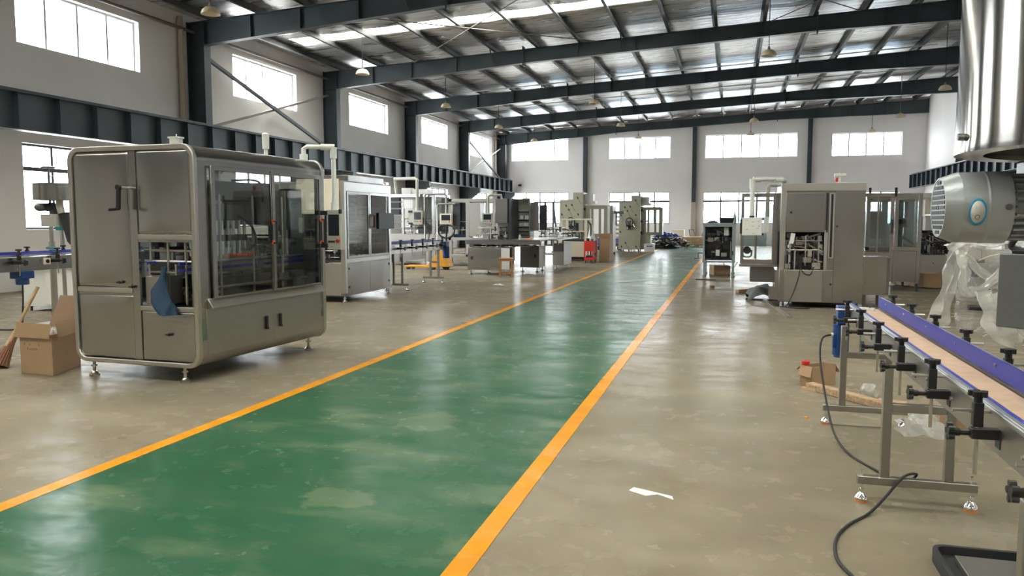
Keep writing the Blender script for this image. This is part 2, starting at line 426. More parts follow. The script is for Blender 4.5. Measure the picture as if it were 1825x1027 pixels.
ce = b.done('ceiling', 'foil', kind='structure', smooth=80)
q = ce.modifiers.new('thick', 'SOLIDIFY'); q.thickness = .06; q.offset = 1
for i, (y0, y1, x0, x1) in enumerate(STRIPS):
    B().hexa([(x0, y0 - .02, roofz(x0) + RZ + .07), (x1, y0 - .02, roofz(x1) + RZ + .07), (x1, y1 + .02, roofz(x1) + RZ + .07), (x0, y1 + .02, roofz(x0) + RZ + .07),
              (x0, y0 - .02, roofz(x0) + RZ + .08), (x1, y0 - .02, roofz(x1) + RZ + .08), (x1, y1 + .02, roofz(x1) + RZ + .08), (x0, y1 + .02, roofz(x0) + RZ + .08)]).done('ceiling_skylight', 'skylight', kind='structure', smooth=0)
    meta(bpy.data.objects[-1] if False else COL.objects[-1], 'translucent skylight strip crossing the roof between the purlins' if i == 0 else 'skylight strip added out of view to brighten the hall, %s from the far end' % ORD[i], 'skylight')
    PORTALS.append(('z', None, (x0, x1, y0, y1), 1))
# purlins
for i in range(17):
    x = -13.9 + 1.47 * i
    if x > WR - .1: break
    z0 = roofz(x) + .005; b = B()
    b.box(x - .004, YR + .05, z0, x + .004, YB - .03, z0 + .19)
    b.box(x - .004, YR + .05, z0, x + .09, YB - .03, z0 + .008); b.box(x - .09, YR + .05, z0 + .182, x + .004, YB - .03, z0 + .19)
    b.box(x + .082, YR + .05, z0 + .008, x + .09, YB - .03, z0 + .03)
    single('roof_purlin', 'dark steel roof purlin, %s from the left wall' % ORD[i], 'purlin', 'purlin', b, loc=(x, 15, z0), kind='structure', group='roof purlins', smooth=0)
# columns and rafters
def depth(x):
    if x < -7: return .46 + .20 * (-7 - x) / 7
    if x > 2.4: return .46 + .29 * (x - 2.4) / 7.6
    return .46
NC = len(COLY)
for i, y in enumerate(COLY):
    end = i == NC - 1
    frm = ORD[NC - 1 - i]
    c = thing('steel_column', 'dark grey steel column on the left wall, %s counted from the far end wall' % frm, 'column', (-14.3, y, 0), kind='structure', group='left wall columns')
    b = B(); b.box(-14.05, y - .14, 0, -14.035, y + .14, roofz(-14) - .02); b.box(-14.58, y - .14, 0, -14.565, y + .14, roofz(-14) - .02); b.box(-14.565, y - .006, 0, -14.05, y + .006, roofz(-14) - .02)
    b.done('shaft', 'steel_paint', c, smooth=0)
    b = B()
    for z in (6.28, 4.05, 3.0): b.box(-14.565, y - .13, z, -14.05, y + .13, z + .012)
    b.done('stiffener', 'steel_paint', c, smooth=0)
    b = B(); b.prism([(-14.035, 2.62), (-14.035, 3.28), (-13.42, 3.28), (-13.42, 3.08)], 'y', y - .12, y + .12); b.done('corbel', 'steel_paint', c, smooth=0)
    r = thing('roof_rafter', 'dark grey tapered steel roof rafter spanning the hall, %s counted from the far end wall' % frm, 'rafter', (-2, y, 7), kind='structure', group='roof rafters')
    xs = [-14.56, -7., 2.4, 10.38]; b = B()
    for x0, x1 in zip(xs[:-1], xs[1:]):
        t0, t1 = roofz(x0), roofz(x1); b0, b1 = t0 - depth(max(x0, -14)), t1 - depth(min(x1, 10))
        for (w, za0, zb0, za1, zb1) in ((.006, b0, t0, b1, t1), (.11, b0, b0 + .014, b1, b1 + .014), (.11, t0 - .012, t0, t1 - .012, t1)):
            b.hexa([(x0, y - w, za0), (x1, y - w, za1), (x1, y + w, za1), (x0, y + w, za0), (x0, y - w, zb0), (x1, y - w, zb1), (x1, y + w, zb1), (x0, y + w, zb0)])
    b.done('girder', 'steel_paint', r, smooth=0)
    for x in (-7., 2.4):
        B().box(x - .02, y - .12, roofz(x) - depth(x) - .09, x + .02, y + .12, roofz(x) + .10).done('splice_plate', 'steel_paint', r, smooth=0)
    b = B()
    for x in (-12.6, -11.1, -9.4, -5.1, -3.2, -1.2, .6, 4.4, 6.3, 8.2):
        b.box(x - .005, y - .1, roofz(x) - depth(x) + .02, x + .005, y + .1, roofz(x) - .014)
    b.done('stiffener', 'steel_paint', r, smooth=0)
    if 0 < i < NC - 1:
        b = B()
        for x in (-8.02, -3.61, .8, 5.21, 8.15):
            for sy in (-1, 1): b.bar((x, y + sy * .1, roofz(x) - depth(x) + .05), (x, y + sy * .62, roofz(x) + .03), .035, .035)
        b.done('fly_brace', 'purlin', r, smooth=0)
# end wall and right wall columns
for i, x in enumerate((-8.95, -2.28, 4.25)):
    c = thing('steel_column', 'steel end wall column with dark upper shaft and pale foot, %s counted from the left' % ORD[i], 'column', (x, 49, 0), kind='structure', group='end wall columns')
    B().box(x - .12, 48.98, 2.6, x + .12, 49.19, roofz(x) - depth(x)).done('shaft', 'steel_paint', c, smooth=0)
    B().box(x - .13, 48.96, 0, x + .13, 49.19, 2.6).done('foot', 'tan_paint', c, smooth=0)
for k, y in enumerate(COLY[:-1]):
    c = thing('steel_column', 'dark grey steel column on the right wall, %s counted from the far end wall' % ORD[NC - 2 - k], 'column', (10.2, y, 0), kind='structure', group='right wall columns')
    B().box(10.02, y - .14, 0, 10.38, y + .14, roofz(10) - .74).done('shaft', 'steel_paint', c, smooth=0)
# crane beams
def crane(xc, lab, y0, y1, side):
    c = thing('crane_beam', lab, 'crane beam', (xc, 15, 3.28), kind='structure')
    b = B(); b.box(xc - .006, y0, 3.3, xc + .006, y1, 4.02); b.box(xc - .15, y0, 3.28, xc + .15, y1, 3.3); b.box(xc - .15, y0, 4.01, xc + .15, y1, 4.03)
    b.done('girder', 'steel_paint', c, smooth=0)
    B().box(xc - .03, y0, 4.03, xc + .03, y1, 4.09).done('rail', 'steel_paint', c, smooth=0)
    first = None; y = y0 + .5
    while y < y1 and y < y0 + 90:
        if first is None:
            first = B().box(xc - .14, y - .006, 3.3, xc + .14, y + .006, 4.01).done('stiffener', 'steel_paint', c, smooth=0); fy = y
        else:
            d = first.copy(); COL.objects.link(d); d.parent = c; d.location = (0, y - fy, 0)
        y += 1.0
crane(-13.65, 'dark steel crane runway beam with upright ribs along the left wall', -18.04, 48.6, 1)
crane(9.6, 'dark steel crane runway beam with upright ribs along the right wall', -18.04, 48.6, -1)
# right wall corbels so that the beam is carried
for c in [o for o in COL.objects if o.name.startswith('steel_column') and 'right wall' in o.get('label', '')]:
    y = c.location.y; B().prism([(10.02, 2.62), (10.02, 3.28), (9.4, 3.28), (9.4, 3.08)], 'y', y - .12, y + .12).done('corbel', 'steel_paint', c, smooth=0)
# wall bracing, eave strut, downpipes
for (ya, yb, tag_) in ((19.2, 26.4, 'second'), (41.7, 48.6, 'last')):
    single('wall_brace', 'dark diagonal angle brace falling towards the far end, above the crane beam in the %s bay of the left wall' % tag_, 'brace', 'steel_paint', B().bar((-14.25, ya, 6.05), (-14.25, yb - .1, 4.06), .09, .09), kind='structure', smooth=0)
    single('wall_brace', 'pale diagonal angle brace rising towards the far end, above the crane beam in the %s bay of the left wall' % tag_, 'brace', 'strut', B().bar((-14.33, ya, 4.06), (-14.33, yb - .1, 6.05), .07, .07), kind='structure', smooth=0)
single('eave_strut', 'thin brown strut pipe running below the eave of the left wall', 'strut', 'strut', B().cyl((-14.46, YR + .1, 6.68), (-14.46, YB - .05, 6.68), .045), kind='structure')
for i, y in enumerate((18.55, 47.9)):
    single('downpipe', 'pale rainwater downpipe beside the %s steel column' % ('nearest visible' if i == 0 else 'corner'), 'downpipe', 'tan_paint', B().cyl((-14.5, y, 0), (-14.5, y, 7.0), .075), loc=(-14.5, y, 0), kind='structure')
# roof tie rods
for (a, c_, n) in (((-10.9, 19.3), (-4.4, 26.2), 0), ((-4.4, 19.3), (-10.9, 26.2), 1), ((-1.0, 19.3), (3.6, 26.2), 2), ((5.6, 19.3), (1.0, 26.2), 3)):
    single('roof_tie_rod', 'thin diagonal tie rod under the roof, %s from the left' % ORD[n], 'tie rod', 'strut', B().cyl((a[0], a[1], roofz(a[0]) - .08), (c_[0], c_[1], roofz(c_[0]) - .08), .016, n=8), kind='structure')
for y, n in ((38.0, 'third'), (33.0, 'second')):
    single('conduit', 'thin white conduit across the roof under the purlins of the %s bay from the camera' % n, 'conduit', 'pipe_white', B().cyl((-11.3, y, roofz(-11.3) - .03), (7.2, y, roofz(7.2) - .03), .022, n=8), kind='structure')

# pendant lamps
def lamp_proto():
    r = thing('pendant_lamp', '', 'pendant lamp', (0, 0, 0), group='dome pendant lamps', world=False)
    prof = [(.03, .17), (.06, .165), (.12, .145), (.175, .095), (.205, .03), (.215, 0), (.205, 0), (.195, .03), (.165, .09), (.11, .135), (.03, .155)]
    B().lathe(prof, n=24).done('shade', 'lamp_shade', r, smooth=50)
    B().lathe([(0, .155), (.035, .155), (.04, .2), (.02, .26), (0, .26)], n=12).done('cap', 'lamp_dark', r)
    B().lathe([(0, .03), (.03, .04), (.045, .075), (.03, .12), (.02, .155), (0, .155)], n=12).done('bulb', 'white_plastic', r)
    return r
lp = lamp_proto(); used = False
bays = {15.5: 'nearest', 23.0: 'skylit', 30.5: 'third', 38.0: 'fourth', 45.3: 'farthest'}
for y in (15.5, 23.0, 30.5, 38.0, 45.3):
    for cx_, cn in ((-11.3, 'leftmost'), (-5.22, 'left-centre'), (.86, 'right-centre'), (6.95, 'rightmost')):
        if (y, cn) in ((23.0, 'left-centre'), (30.5, 'right-centre'), (15.5, 'left-centre'), (15.5, 'right-centre'), (15.5, 'rightmost'), (23.0, 'rightmost')): continue
        z = 5.98 if cx_ > -10 else 6.08
        if y > 45: z = 6.12
        o = lp if not used else copy_tree(lp); used = True
        o.location = (cx_, y, z)
        o['label'] = 'cream dome pendant lamp, %s of its row in the %s roof bay' % (cn, bays[y])
        bb = B().cyl((0, 0, .25), (0, 0, roofz(cx_) - z + .18), .012, n=6); bb.done('cord', 'pipe_white' if y in (38.0,) else 'rubber', o)

# outside
B().box(-90, -90, -.35, 90, 140, -.25).done('ground_outside', 'concrete_out', kind='structure', smooth=0)
nb = thing('neighbour_building', 'pale factory building with a blue band seen through the end wall windows', 'building', (0, 90, -.25))
B().box(-30, 85, -.25, 40, 100, 2.9).done('wall', 'facade_white', nb, smooth=0)
B().box(-30, 84.9, .4, 40, 84.99, 2.2).done('blue_band', 'facade_blue', nb, smooth=0)
B().box(-30.4, 84.6, 2.9, 40.4, 100.4, 3.1).done('roof', 'facade_white', nb, smooth=0)

# ------------------------------------------------------------------ shared machine pieces
def foot(parent, x, y, h=.16, r=.05, rod=.014, pad=None, m='inox_bright'):
    B().cyl((x, y, .02), (x, y, h), rod, n=10).lathe([(0, 0 if not pad else .012), (r, 0 if not pad else .012), (r, .018), (r * .7, .028), (rod * 1.6, .045), (0, .045)], (x, y, 0), n=14).cyl((x, y, h * .55), (x, y, h * .55 + .018), rod * 1.9, n=6).done('levelling_foot', m, parent)
    if pad:
        f = COL.objects[-1]
        B().lathe([(0, 0), (r * 1.02, 0), (r * 1.02, .014), (0, .014)], (x, y, 0), n=14).done('pad', pad, f)
def mech(parent, x0, y0, z0, x1, y1, z1, seed, n=26, pal=('inox', 'dark', 'inox_bright')):
    """a dense clutter of rods, brackets, blocks and cylinders as seen inside a filling or wrapping machine"""
    r = random.Random(seed); bs = [B() for _ in pal]
    U = lambda a, c: a + (c - a) * r.random()
    for i in range(int(n * 1.8)):
        b = bs[i % len(pal)]; k = r.random(); x, y, z = U(x0, x1), U(y0, y1), U(z0, z1)
        sx, sy, sz = (x1 - x0), (y1 - y0), (z1 - z0)
        if k < .3: b.cyl((x, y, z0), (x, y, min(z1, z0 + U(.3, 1) * sz)), .006 + .012 * r.random(), n=8)
        elif k < .45: b.cyl((x0 + .02, y, z), (x1 - .02, y, z), .008 + .008 * r.random(), n=8)
        elif k < .6: b.cyl((x, y0 + .02, z), (x, y1 - .02, z), .008 + .008 * r.random(), n=8)
        elif k < .85:
            w, d, h = U(.015, .085) * min(1, sx * 2), U(.015, .085) * min(1, sy * 2), U(.012, .07)
            b.box(max(x0, x - w), max(y0, y - d), max(z0, z - h), min(x1, x + w), min(y1, y + d), min(z1, z + h))
        elif k < .92:
            q = U(.015, .04); b.cyl((x, y, max(z0, z - .06)), (x, y, min(z1, z + .06)), q, n=12)
        else:
            a_ = U(-.12, .12); b.bar((max(x0, x - .14), y, min(z1, max(z0, z - a_))), (min(x1, x + .14), y, min(z1, max(z0, z + a_))), .03, .02)
    for b, m in zip(bs, pal): b.done('mechanism', m, parent)
def handle(parent, p, axis='z', L=.16, out=(1, 0, 0), m='black', endm=None):
    p = Vector(p); o = Vector(out) * .05; d = Vector((0, 0, L / 2))
    h = B().tube([p - d, p - d + o, p + d + o, p + d], .015, n=8, k=1).done('door_handle', m, parent)
    if endm:
        B().cyl(p - d - Vector((0, 0, .012)), p - d + Vector((0, 0, .026)) + o * .2, .018, n=10).cyl(p + d - Vector((0, 0, .026)) + o * .2, p + d + Vector((0, 0, .012)), .018, n=10).done('handle_end', endm, h)
    return h
def hmi(parent, x0, x1, y, z0, z1, m='panel_grey', depth_=.09, red=True):
    """operator panel facing -Y"""
    p = B().box(x0, y, z0, x1, y + depth_, z1).done('control_panel', m, parent, bevel=.006)
    w, h = x1 - x0, z1 - z0
    B().box(x0 + .14 * w, y - .006, z0 + .35 * h, x1 - .10 * w, y, z1 - .12 * h).done('screen', 'screen', p, bevel=.003)
    b = B()
    for i in range(3): b.cyl((x0 + w * (.2 + .16 * i), y - .012, z0 + .2 * h), (x0 + w * (.2 + .16 * i), y, z0 + .2 * h), .011, n=10)
    b.done('button', 'black', p)
    if red: B().cyl((x1 - .17 * w, y - .025, z0 + .22 * h), (x1 - .17 * w, y, z0 + .22 * h), .02, n=12).done('stop_button', 'red', p)
    return p

# ------------------------------------------------------------------ big rounded filling machine (left foreground)
t = thing('filling_machine', 'large rounded stainless filling machine with glass doors, left of the green walkway', 'filling machine', (-4.62, 6.02, 0), rz=radians(-3), world=False)
W_, D_, Z0, Z1 = -1.46, 2.13, .15, 2.185
n = 8; outer = rrect(W_, Z0, 0, Z1, .13, n); inner = rrect(W_ + .045, Z0 + .045, -.045, Z1 - .045, .09, n)
for nm, ya, yb in (('front_rim', 0, .05), ('rear_rim', D_ - .05, D_)):
    B().ring(outer, inner, 'y', ya, yb).done(nm, 'inox_bright', t, smooth=50, bevel=.008)
o2 = rrect(W_ + .008, Z0 + .008, -.008, Z1 - .008, .125, n); i2 = rrect(W_ + .03, Z0 + .03, -.03, Z1 - .03, .105, n)
# roof skin: right and left arcs joined over the top
q = n + 1
top_o = o2[0:2 * q]; top_i = i2[0:2 * q]
top = [(-.008, 2.03)] + top_o + [(W_ + .008, 2.03), (W_ + .03, 2.03)] + top_i[::-1] + [(-.03, 2.03)]
B().prism(top, 'y', .05, D_ - .05).done('roof_skin', 'inox', t, smooth=50)
bo = o2[2 * q:]; bi = i2[2 * q:]
bot = [(W_ + .008, .40)] + bo + [(-.008, .40), (-.03, .40)] + bi[::-1] + [(W_ + .03, .40)]
B().prism(bot, 'y', .05, D_ - .05).done('base_skin', 'inox_dull', t, smooth=50)
# front face: door panels, posts, opening
f = B()
f.box(-.745, .018, .2, -.665, .045, 2.14); f.box(W_ + .04, .02, .80, -.745, .045, .875); f.box(-.665, .02, 1.30, -.04, .045, 1.375); f.box(-.665, .02, .66, -.04, .045, .715); f.box(-.075, .02, .2, -.04, .045, 2.14)
f.done('front_frame', 'inox', t)
B().box(W_ + .05, .012, .825, -.75, .02, .865).done('door_pull', 'inox_bright', t, bevel=.003)
B().box(-.66, .008, 1.325, -.045, .022, 1.37).box(-.66, .008, .665, -.045, .022, .71).done('opening_trim', 'inox_bright', t, bevel=.003)
def oilcan(x0, z0, x1, z1, k):
    def fn(u, v):
        return Vector((x0 + (x1 - x0) * u, .021 - k * (1 - abs(2 * u - 1) ** 3) * (1 - abs(2 * v - 1) ** 5) * (.8 + .25 * sin(3 * v + 5 * u)), z0 + (z1 - z0) * v))
    return B().grid(fn, 24, 36)
for nm, q_ in (('front_door', (W_ + .05, .875, -.748, 2.135, .009)), ('front_door', (W_ + .05, .205, -.748, .80, .008)), ('front_panel', (-.66, 1.377, -.05, 2.135, .009)), ('front_panel', (-.66, .205, -.05, .66, .007))):
    oilcan(*q_).done(nm, 'inox', t, smooth=80, solid=.004)
kb = B()
for (x, z) in ((-.875, .925), (-.33, .455), (-.735, .885)): kb.cyl((x, .014, z), (x, -.012, z), .014, n=10).obox((x - .012, -.012, z), (.04, .012, .014))
kb.done('latch', 'black', t)
ck = B().cyl((-.745, .02, 1.80), (-.745, -.075, 1.80), .010, n=10).done('crank_shaft', 'inox_bright', t)
B().obox((-.775, -.08, 1.705), (.034, .03, .21), (0, radians(4), 0)).cyl((-.77, -.1, 1.80), (-.77, -.06, 1.80), .026, n=12).cyl((-.768, -.08, 1.605), (-.768, -.20, 1.595), .013, n=10).done('crank_handle', 'black', t, bevel=.004)
# right-hand side with sliding glass doors
s_ = B()
s_.box(-.05, .05, .40, -.012, .22, 2.03); s_.box(-.05, 2.00, .40, -.012, D_ - .05, 2.03); s_.box(-.05, .22, 1.975, -.012, 2.0, 2.05); s_.box(-.05, .22, .70, -.012, 2.0, .745)
s_.done('side_frame', 'inox', t)
B().prism([(-.012, .685), (.05, .692), (.05, .70), (-.012, .785)], 'y', .14, 2.04).done('side_ledge', 'inox_bright', t, bevel=.004)
for (ya, yb) in ((.12, 1.12), (1.125, 2.02)):
    d_ = B().box(-.03, ya, .26, -.006, yb, .688).done('lower_door', 'inox_dull', t, bevel=.003)
    yk = yb - .12 if ya < 1 else ya + .11
    B().obox((.004, yk, .46), (.014, .03, .13)).cyl((-.006, yk, .40), (.02, yk, .40), .012, n=8).done('latch', 'black', d_)
for j, (ya, yb) in enumerate(((.20, 1.14), (1.10, 2.02))):
    xo = .0 if j == 0 else .014
    d_ = B().box(xo, ya, .78, xo + .022, ya + (.055 if j == 0 else .045), 1.98).box(xo, yb - .045, .78, xo + .022, yb, 1.98).box(xo, ya, .775, xo + .022, yb, .80).box(xo, ya, 1.955, xo + .022, yb, 2.0).done('sliding_door', 'alu' if False else 'inox', t, bevel=.003)
    B().box(xo + .008, ya + .045, .80, xo + .014, yb - .045, 1.955).done('pane', 'door_glass', d_, smooth=0)
    handle(d_, (xo + .022, yb - .03, 1.38), L=.26 if j else .22, m='black', endm='orange')
    B().box(xo + .02, yb - .05, 1.27, xo + .026, yb - .01, 1.5).done('handle_plate', 'black', d_)
B().box(W_ + .012, .05, .40, W_ + .03, D_ - .05, .9).done('side_panel', 'inox_dull', t)
B().box(W_ + .012, .05, 1.90, W_ + .04, D_ - .05, 2.03).box(W_ + .012, .05, .9, W_ + .04, .14, 1.9).box(W_ + .012, 1.02, .9, W_ + .04, 1.10, 1.9).box(W_ + .012, 1.98, .9, W_ + .04, D_ - .05, 1.9).done('side_frame', 'inox', t)
B().box(W_ + .016, .14, .9, W_ + .022, 1.98, 1.9).done('side_pane', 'acrylic', t)
B().box(W_ + .05, D_ - .045, .42, -.05, D_ - .02, 1.30).done('rear_panel', 'inox_dull', t)
B().box(W_ + .04, .06, .66, -.06, D_ - .06, .69).done('work_deck', 'inox_dark', t)
# interior: conveyor, filling heads, servo box, hoses
B().box(-.56, .02, 1.0, -.54, D_ - .1, 1.10).box(-.26, .02, 1.0, -.24, D_ - .1, 1.10).box(-.56, .02, 1.02, -.24, D_ - .1, 1.035).done('inner_conveyor', 'inox_dull', t)
b = B()
for x in (-.575, -.225):
    for z in (1.03, 1.09): b.box(x - .012, -.02 if False else .03, z, x + .012, D_ - .12, z + .028)
b.done('guide_rail', 'blue_rail', t)
B().box(-.64, .06, .72, -.42, .3, .98).done('drive_cover', 'inox_dull', t, bevel=.005)
B().box(-.62, .34, .70, -.2, 2.0, .95).done('carriage', 'dark', t)
B().box(-.9, .25, 1.70, -.16, 1.05, 1.88).box(-.7, .3, 1.50, -.2, .95, 1.66).done('servo_box', 'dark', t, bevel=.01)
B().box(-.8, 1.35, 1.45, -.3, 1.7, 1.9).box(-.5, 1.75, 1.3, -.2, 1.98, 1.85).done('pump_box', 'grey_metal', t, bevel=.01)
b = B(); b2 = B()
for i in range(8):
    y = .35 + .085 * i
    for x in (-.2, -.36): b.cyl((x, y, 1.16), (x, y, 1.50), .016, n=8); b2.cyl((x, y, 1.30), (x, y, 1.36), .028, n=8)
b.done('filling_nozzle', 'chrome', t); b2.done('nozzle_collar', 'black', t)
b = B()
for x in (-.62, -.42, -.22, -.10): b.cyl((x, .12, .72), (x, .12, 1.96), .012, n=8)
for z in (1.12, 1.22, 1.33): b.cyl((-.70, .13, z), (-.06, .13, z), .012, n=8)
for y in (.5, 1.0, 1.5): b.cyl((-.14, y, .72), (-.14, y, 1.75), .012, n=8)
b.cyl((-.14, .3, 1.12), (-.14, 1.95, 1.12), .012, n=8); b.cyl((-.14, .3, .86), (-.14, 1.95, .86), .014, n=8)
b.done('guide_rod', 'inox_bright', t)
b = B()
for i in range(5): b.cyl((-.14, .55 + .09 * i, 1.155), (-.14, .62 + .09 * i, 1.155), .018, n=8)
b.done('coupling', 'orange', t)
B().tube([(-.2, .85, 1.55), (-.12, .95, 1.45), (-.12, 1.02, 1.3), (-.15, .95, 1.2), (-.2, .86, 1.22)], .012).tube([(-.3, 1.4, 1.7), (-.2, 1.2, 1.9), (-.3, .9, 1.9)], .012).done('hose', 'rubber', t)
mech(t, -.62, .25, .72, -.12, 1.95, .98, 11, 26)
mech(t, -.9, .3, 1.1, -.3, 1.0, 1.6, 12, 30, ('inox', 'grey_metal', 'inox_bright'))
mech(t, -.62, 1.15, 1.0, -.2, 1.9, 1.35, 13, 16, ('inox', 'grey_metal', 'chrome'))
for (x, y) in ((-.24, .08), (-1.32, .08), (-.20, 2.05), (-1.32, 2.05)): foot(t, x, y, .17, .048, .015)
B().box(-.27, .02, 2.185, -.19, .10, 2.245).box(-.285, .015, 2.235, -.175, .105, 2.25).cyl((-.225, .06, 2.25), (-.225, .06, 2.275), .006, n=6).done('roof_valve', 'pipe_white', t, bevel=.004)
# pendant operator panel on its pipe
p_ = B().tube([(-.13, 1.93, 2.17), (-.13, 1.93, 2.30), (-.10, 1.95, 2.325), (.11, 2.10, 2.325), (.14, 2.115, 2.30), (.14, 2.115, 1.62)], .026, n=12, k=1).cyl((-.13, 1.93, 2.17), (-.13, 1.93, 2.24), .045).cyl((.14, 2.115, 1.70), (.14, 2.115, 1.62), .045).cyl((.14, 2.115, 2.325), (.14, 2.115, 2.20), .038).cyl((.02, 2.04, 2.325), (.15, 2.125, 2.325), .036).done('panel_arm', 'pipe_white', t)
hp = hmi(t, .09, .27, 2.02, 1.17, 1.62)
B().obox((.05, 2.02, 1.585), (.11, .05, .05)).obox((.05, 2.02, 1.215), (.11, .05, .05)).obox((.27, 2.02, 1.60), (.02, .05, .05)).done('panel_grip', 'black', hp, bevel=.006)
# wrapped signal light on the roof
s = B().lathe([(0, 0), (.02, 0), (.02, .06), (.034, .07), (.036, .22), (.02, .235), (0, .235)], n=14)
so = s.done('signal_lamp', 'white_plastic', None); so.location = (-4.72, 7.32, 2.178)
meta(so, 'white wrapped signal lamp standing upright on the roof of the large filling machine', 'signal lamp')
# blue cloth bag hanging in the opening
def bag(u, v):
    a = u * 2 * pi; z = .64 + .44 * v - .10 * max(0, -cos(a)) * (1 - v) ** 2 * -1
    r = (.055 + .060 * (1 - v) + .03 * sin(v * 5 + .6)) * (1 + .16 * sin(3 * a + 5 * v) + .10 * sin(5 * a - 7 * v))
    return Vector((-5.02 + .05 * (1 - v) - .025 * sin(v * 4) + r * .85 * cos(a), 5.995 + .07 * v + .40 * r * sin(a) + .012 * sin(9 * v + 2 * a), z))
single('cloth_bag', 'blue cloth bag hanging out of the opening of the large filling machine', 'bag', 'blue_cloth', B().grid(bag, 30, 14, True), loc=(-5.02, 6.0, .66), smooth=80, sub=1)

# ------------------------------------------------------------------ conveyors with guide rails and star-knob clamps
def clamp_proto(parent, sgn, x, y, zr, lower=True, s=1.0):
    """one rail clamp; sgn -1 stands outside the left rail"""
    X = lambda d: x + sgn * d * s
    b = B().box(X(.035), y - .016 * s, zr - .055 * s, X(.065), y + .016 * s, zr + .025 * s)
    if lower: b.box(X(-.045), y - .02 * s, zr - .095 * s, X(.07), y + .02 * s, zr - .06 * s).box(X(-.045), y - .025 * s, zr - .125 * s, X(-.01), y + .025 * s, zr - .06 * s).cyl((X(.07), y, zr - .078 * s), (X(.10), y, zr - .078 * s), .010 * s, n=8)
    c = b.done('rail_clamp', 'black', parent, bevel=.003)
    def star(p, ax):
        p = Vector(p); ax = Vector(ax); q = B(); a, bb = q.frame_of(ax)
        q.cyl(p, p + ax * .022 * s, .013 * s, n=10)
        q.cyl(p + ax * .02 * s, p + ax * .036 * s, .02 * s, n=12)
        for i in range(5):
            d = (a * cos(2 * pi * i / 5) + bb * sin(2 * pi * i / 5)) * .021 * s
            q.cyl(p + d + ax * .02 * s, p + d + ax * .037 * s, .010 * s, n=8)
        q.done('star_knob', 'black', c)
    star((X(.05), y, zr + .025 * s), (0, 0, 1))
    if lower: star((X(.10), y, zr - .078 * s), (sgn, 0, 0))
    r = B().cyl((X(.0), y, zr - .005 * s), (X(.125), y, zr - .005 * s), .0065 * s, n=10)
    if lower: r.cyl((X(.05), y, zr - .06 * s), (X(.05), y, zr - .215 * s), .0065 * s, n=10)
    r.done('rod', 'inox_bright', c)
    return c
def leg_frame(parent, y, xa, xb, xo0, xo1, ztop, zmid, w=.045, pad='orange_pad', zb=.10):
    f = B().box(xa - w / 2, y - w / 2, zb + w, xa + w / 2, y + w / 2, ztop).box(xb - w / 2, y - w / 2, zb + w, xb + w / 2, y + w / 2, ztop).box(xo0, y - w / 2, zb, xo1, y + w / 2, zb + w)
    if zmid: f.box(xa + w / 2, y - w / 2, zmid - w / 2, xb - w / 2, y + w / 2, zmid + w / 2)
    l = f.done('support_frame', 'inox_dull', parent, bevel=.004)
    for x in (xo0 + .025, xo1 - .025):
        B().cyl((x, y, .03), (x, y, zb + w + .035), .007, n=8).lathe([(0, .012), (.036, .012), (.036, .018), (.03, .03), (.014, .05), (0, .05)], (x, y, 0), n=16).cyl((x, y, .062), (x, y, .074), .013, n=6).done('levelling_foot', 'chrome', l)
        B().lathe([(0, 0), (.035, 0), (.035, .013), (0, .013)], (x, y, 0), n=16).done('pad', pad, l)
    return l
# right foreground conveyor
t = thing('conveyor', 'long belt conveyor with blue guide rails and tan belt in the right foreground', 'conveyor', (.955, 4, 0))
B().box(.872, 1.0, .825, 1.04, 6.22, .852).cyl((.872, 6.22, .83), (1.04, 6.22, .83), .022, n=14).done('belt', 'belt', t)
for x0, x1 in ((.85, .862), (1.05, 1.062)):
    B().prism([(1.0, .74), (5.75, .74), (6.0, .79), (6.25, .80), (6.25, .858), (1.0, .858)], 'x', x0, x1).done('side_panel', 'inox_dull', t)
bb = B()
for i in range(12):
    for zz in (.80,): bb.cyl((.85, 1.4 + .4 * i, zz), (.842, 1.4 + .4 * i, zz), .009, n=6)
bb.done('bolt', 'inox_bright', t)
B().box(.826, 1.0, .874, .846, 6.3, .90).box(.83, 1.0, .881, .822, 6.3, .893).done('guide_rail', 'alu', t, bevel=.002)
B().box(.846, 1.0, .868, .853, 6.3, .905).done('rail_liner', 'blue_rail', t)
B().box(1.064, 1.0, .895, 1.082, 6.3, .932).done('guide_rail', 'alu', t, bevel=.002)
B().box(1.056, 1.0, .862, 1.064, 6.3, .936).done('rail_liner', 'blue_rail', t)
for i in range(7): clamp_proto(t, -1, .836, 5.86 - .605 * i, .885)
for i in range(7): clamp_proto(t, 1, 1.05, 6.0 - .6 * i, .915, True if False else False)
for y in (4.45, 6.13, 2.4): leg_frame(t, y, .808, 1.112, .675, 1.25, .735, .52)
g = B().box(.765, 6.17, .735, .845, 6.31, .868).box(.845, 6.21, .77, .875, 6.27, .85).done('gearbox', 'blue_paint', t, bevel=.006)
B().cyl((.80, 6.24, .735), (.80, 6.24, .50), .058, n=20).cyl((.80, 6.24, .50), (.80, 6.24, .485), .05, n=20).box(.74, 6.19, .56, .765, 6.26, .66).done('drive_motor', 'blue_paint', t, bevel=.005)
B().cyl((.742, 6.2, .655), (.725, 6.2, .655), .014, n=10).done('cable_gland', 'white_plastic', t)
single('bracket', 'small white plastic bracket left lying across the far end of the right conveyor belt', 'bracket', 'white_plastic', B().bar((.885, 6.13, .862), (.985, 6.08, .862), .02, .018).cyl((.985, 6.08, .853), (.985, 6.08, .875), .014, n=10).cyl((.9, 6.12, .871), (.96, 6.09, .871), .006, n=6), smooth=35)
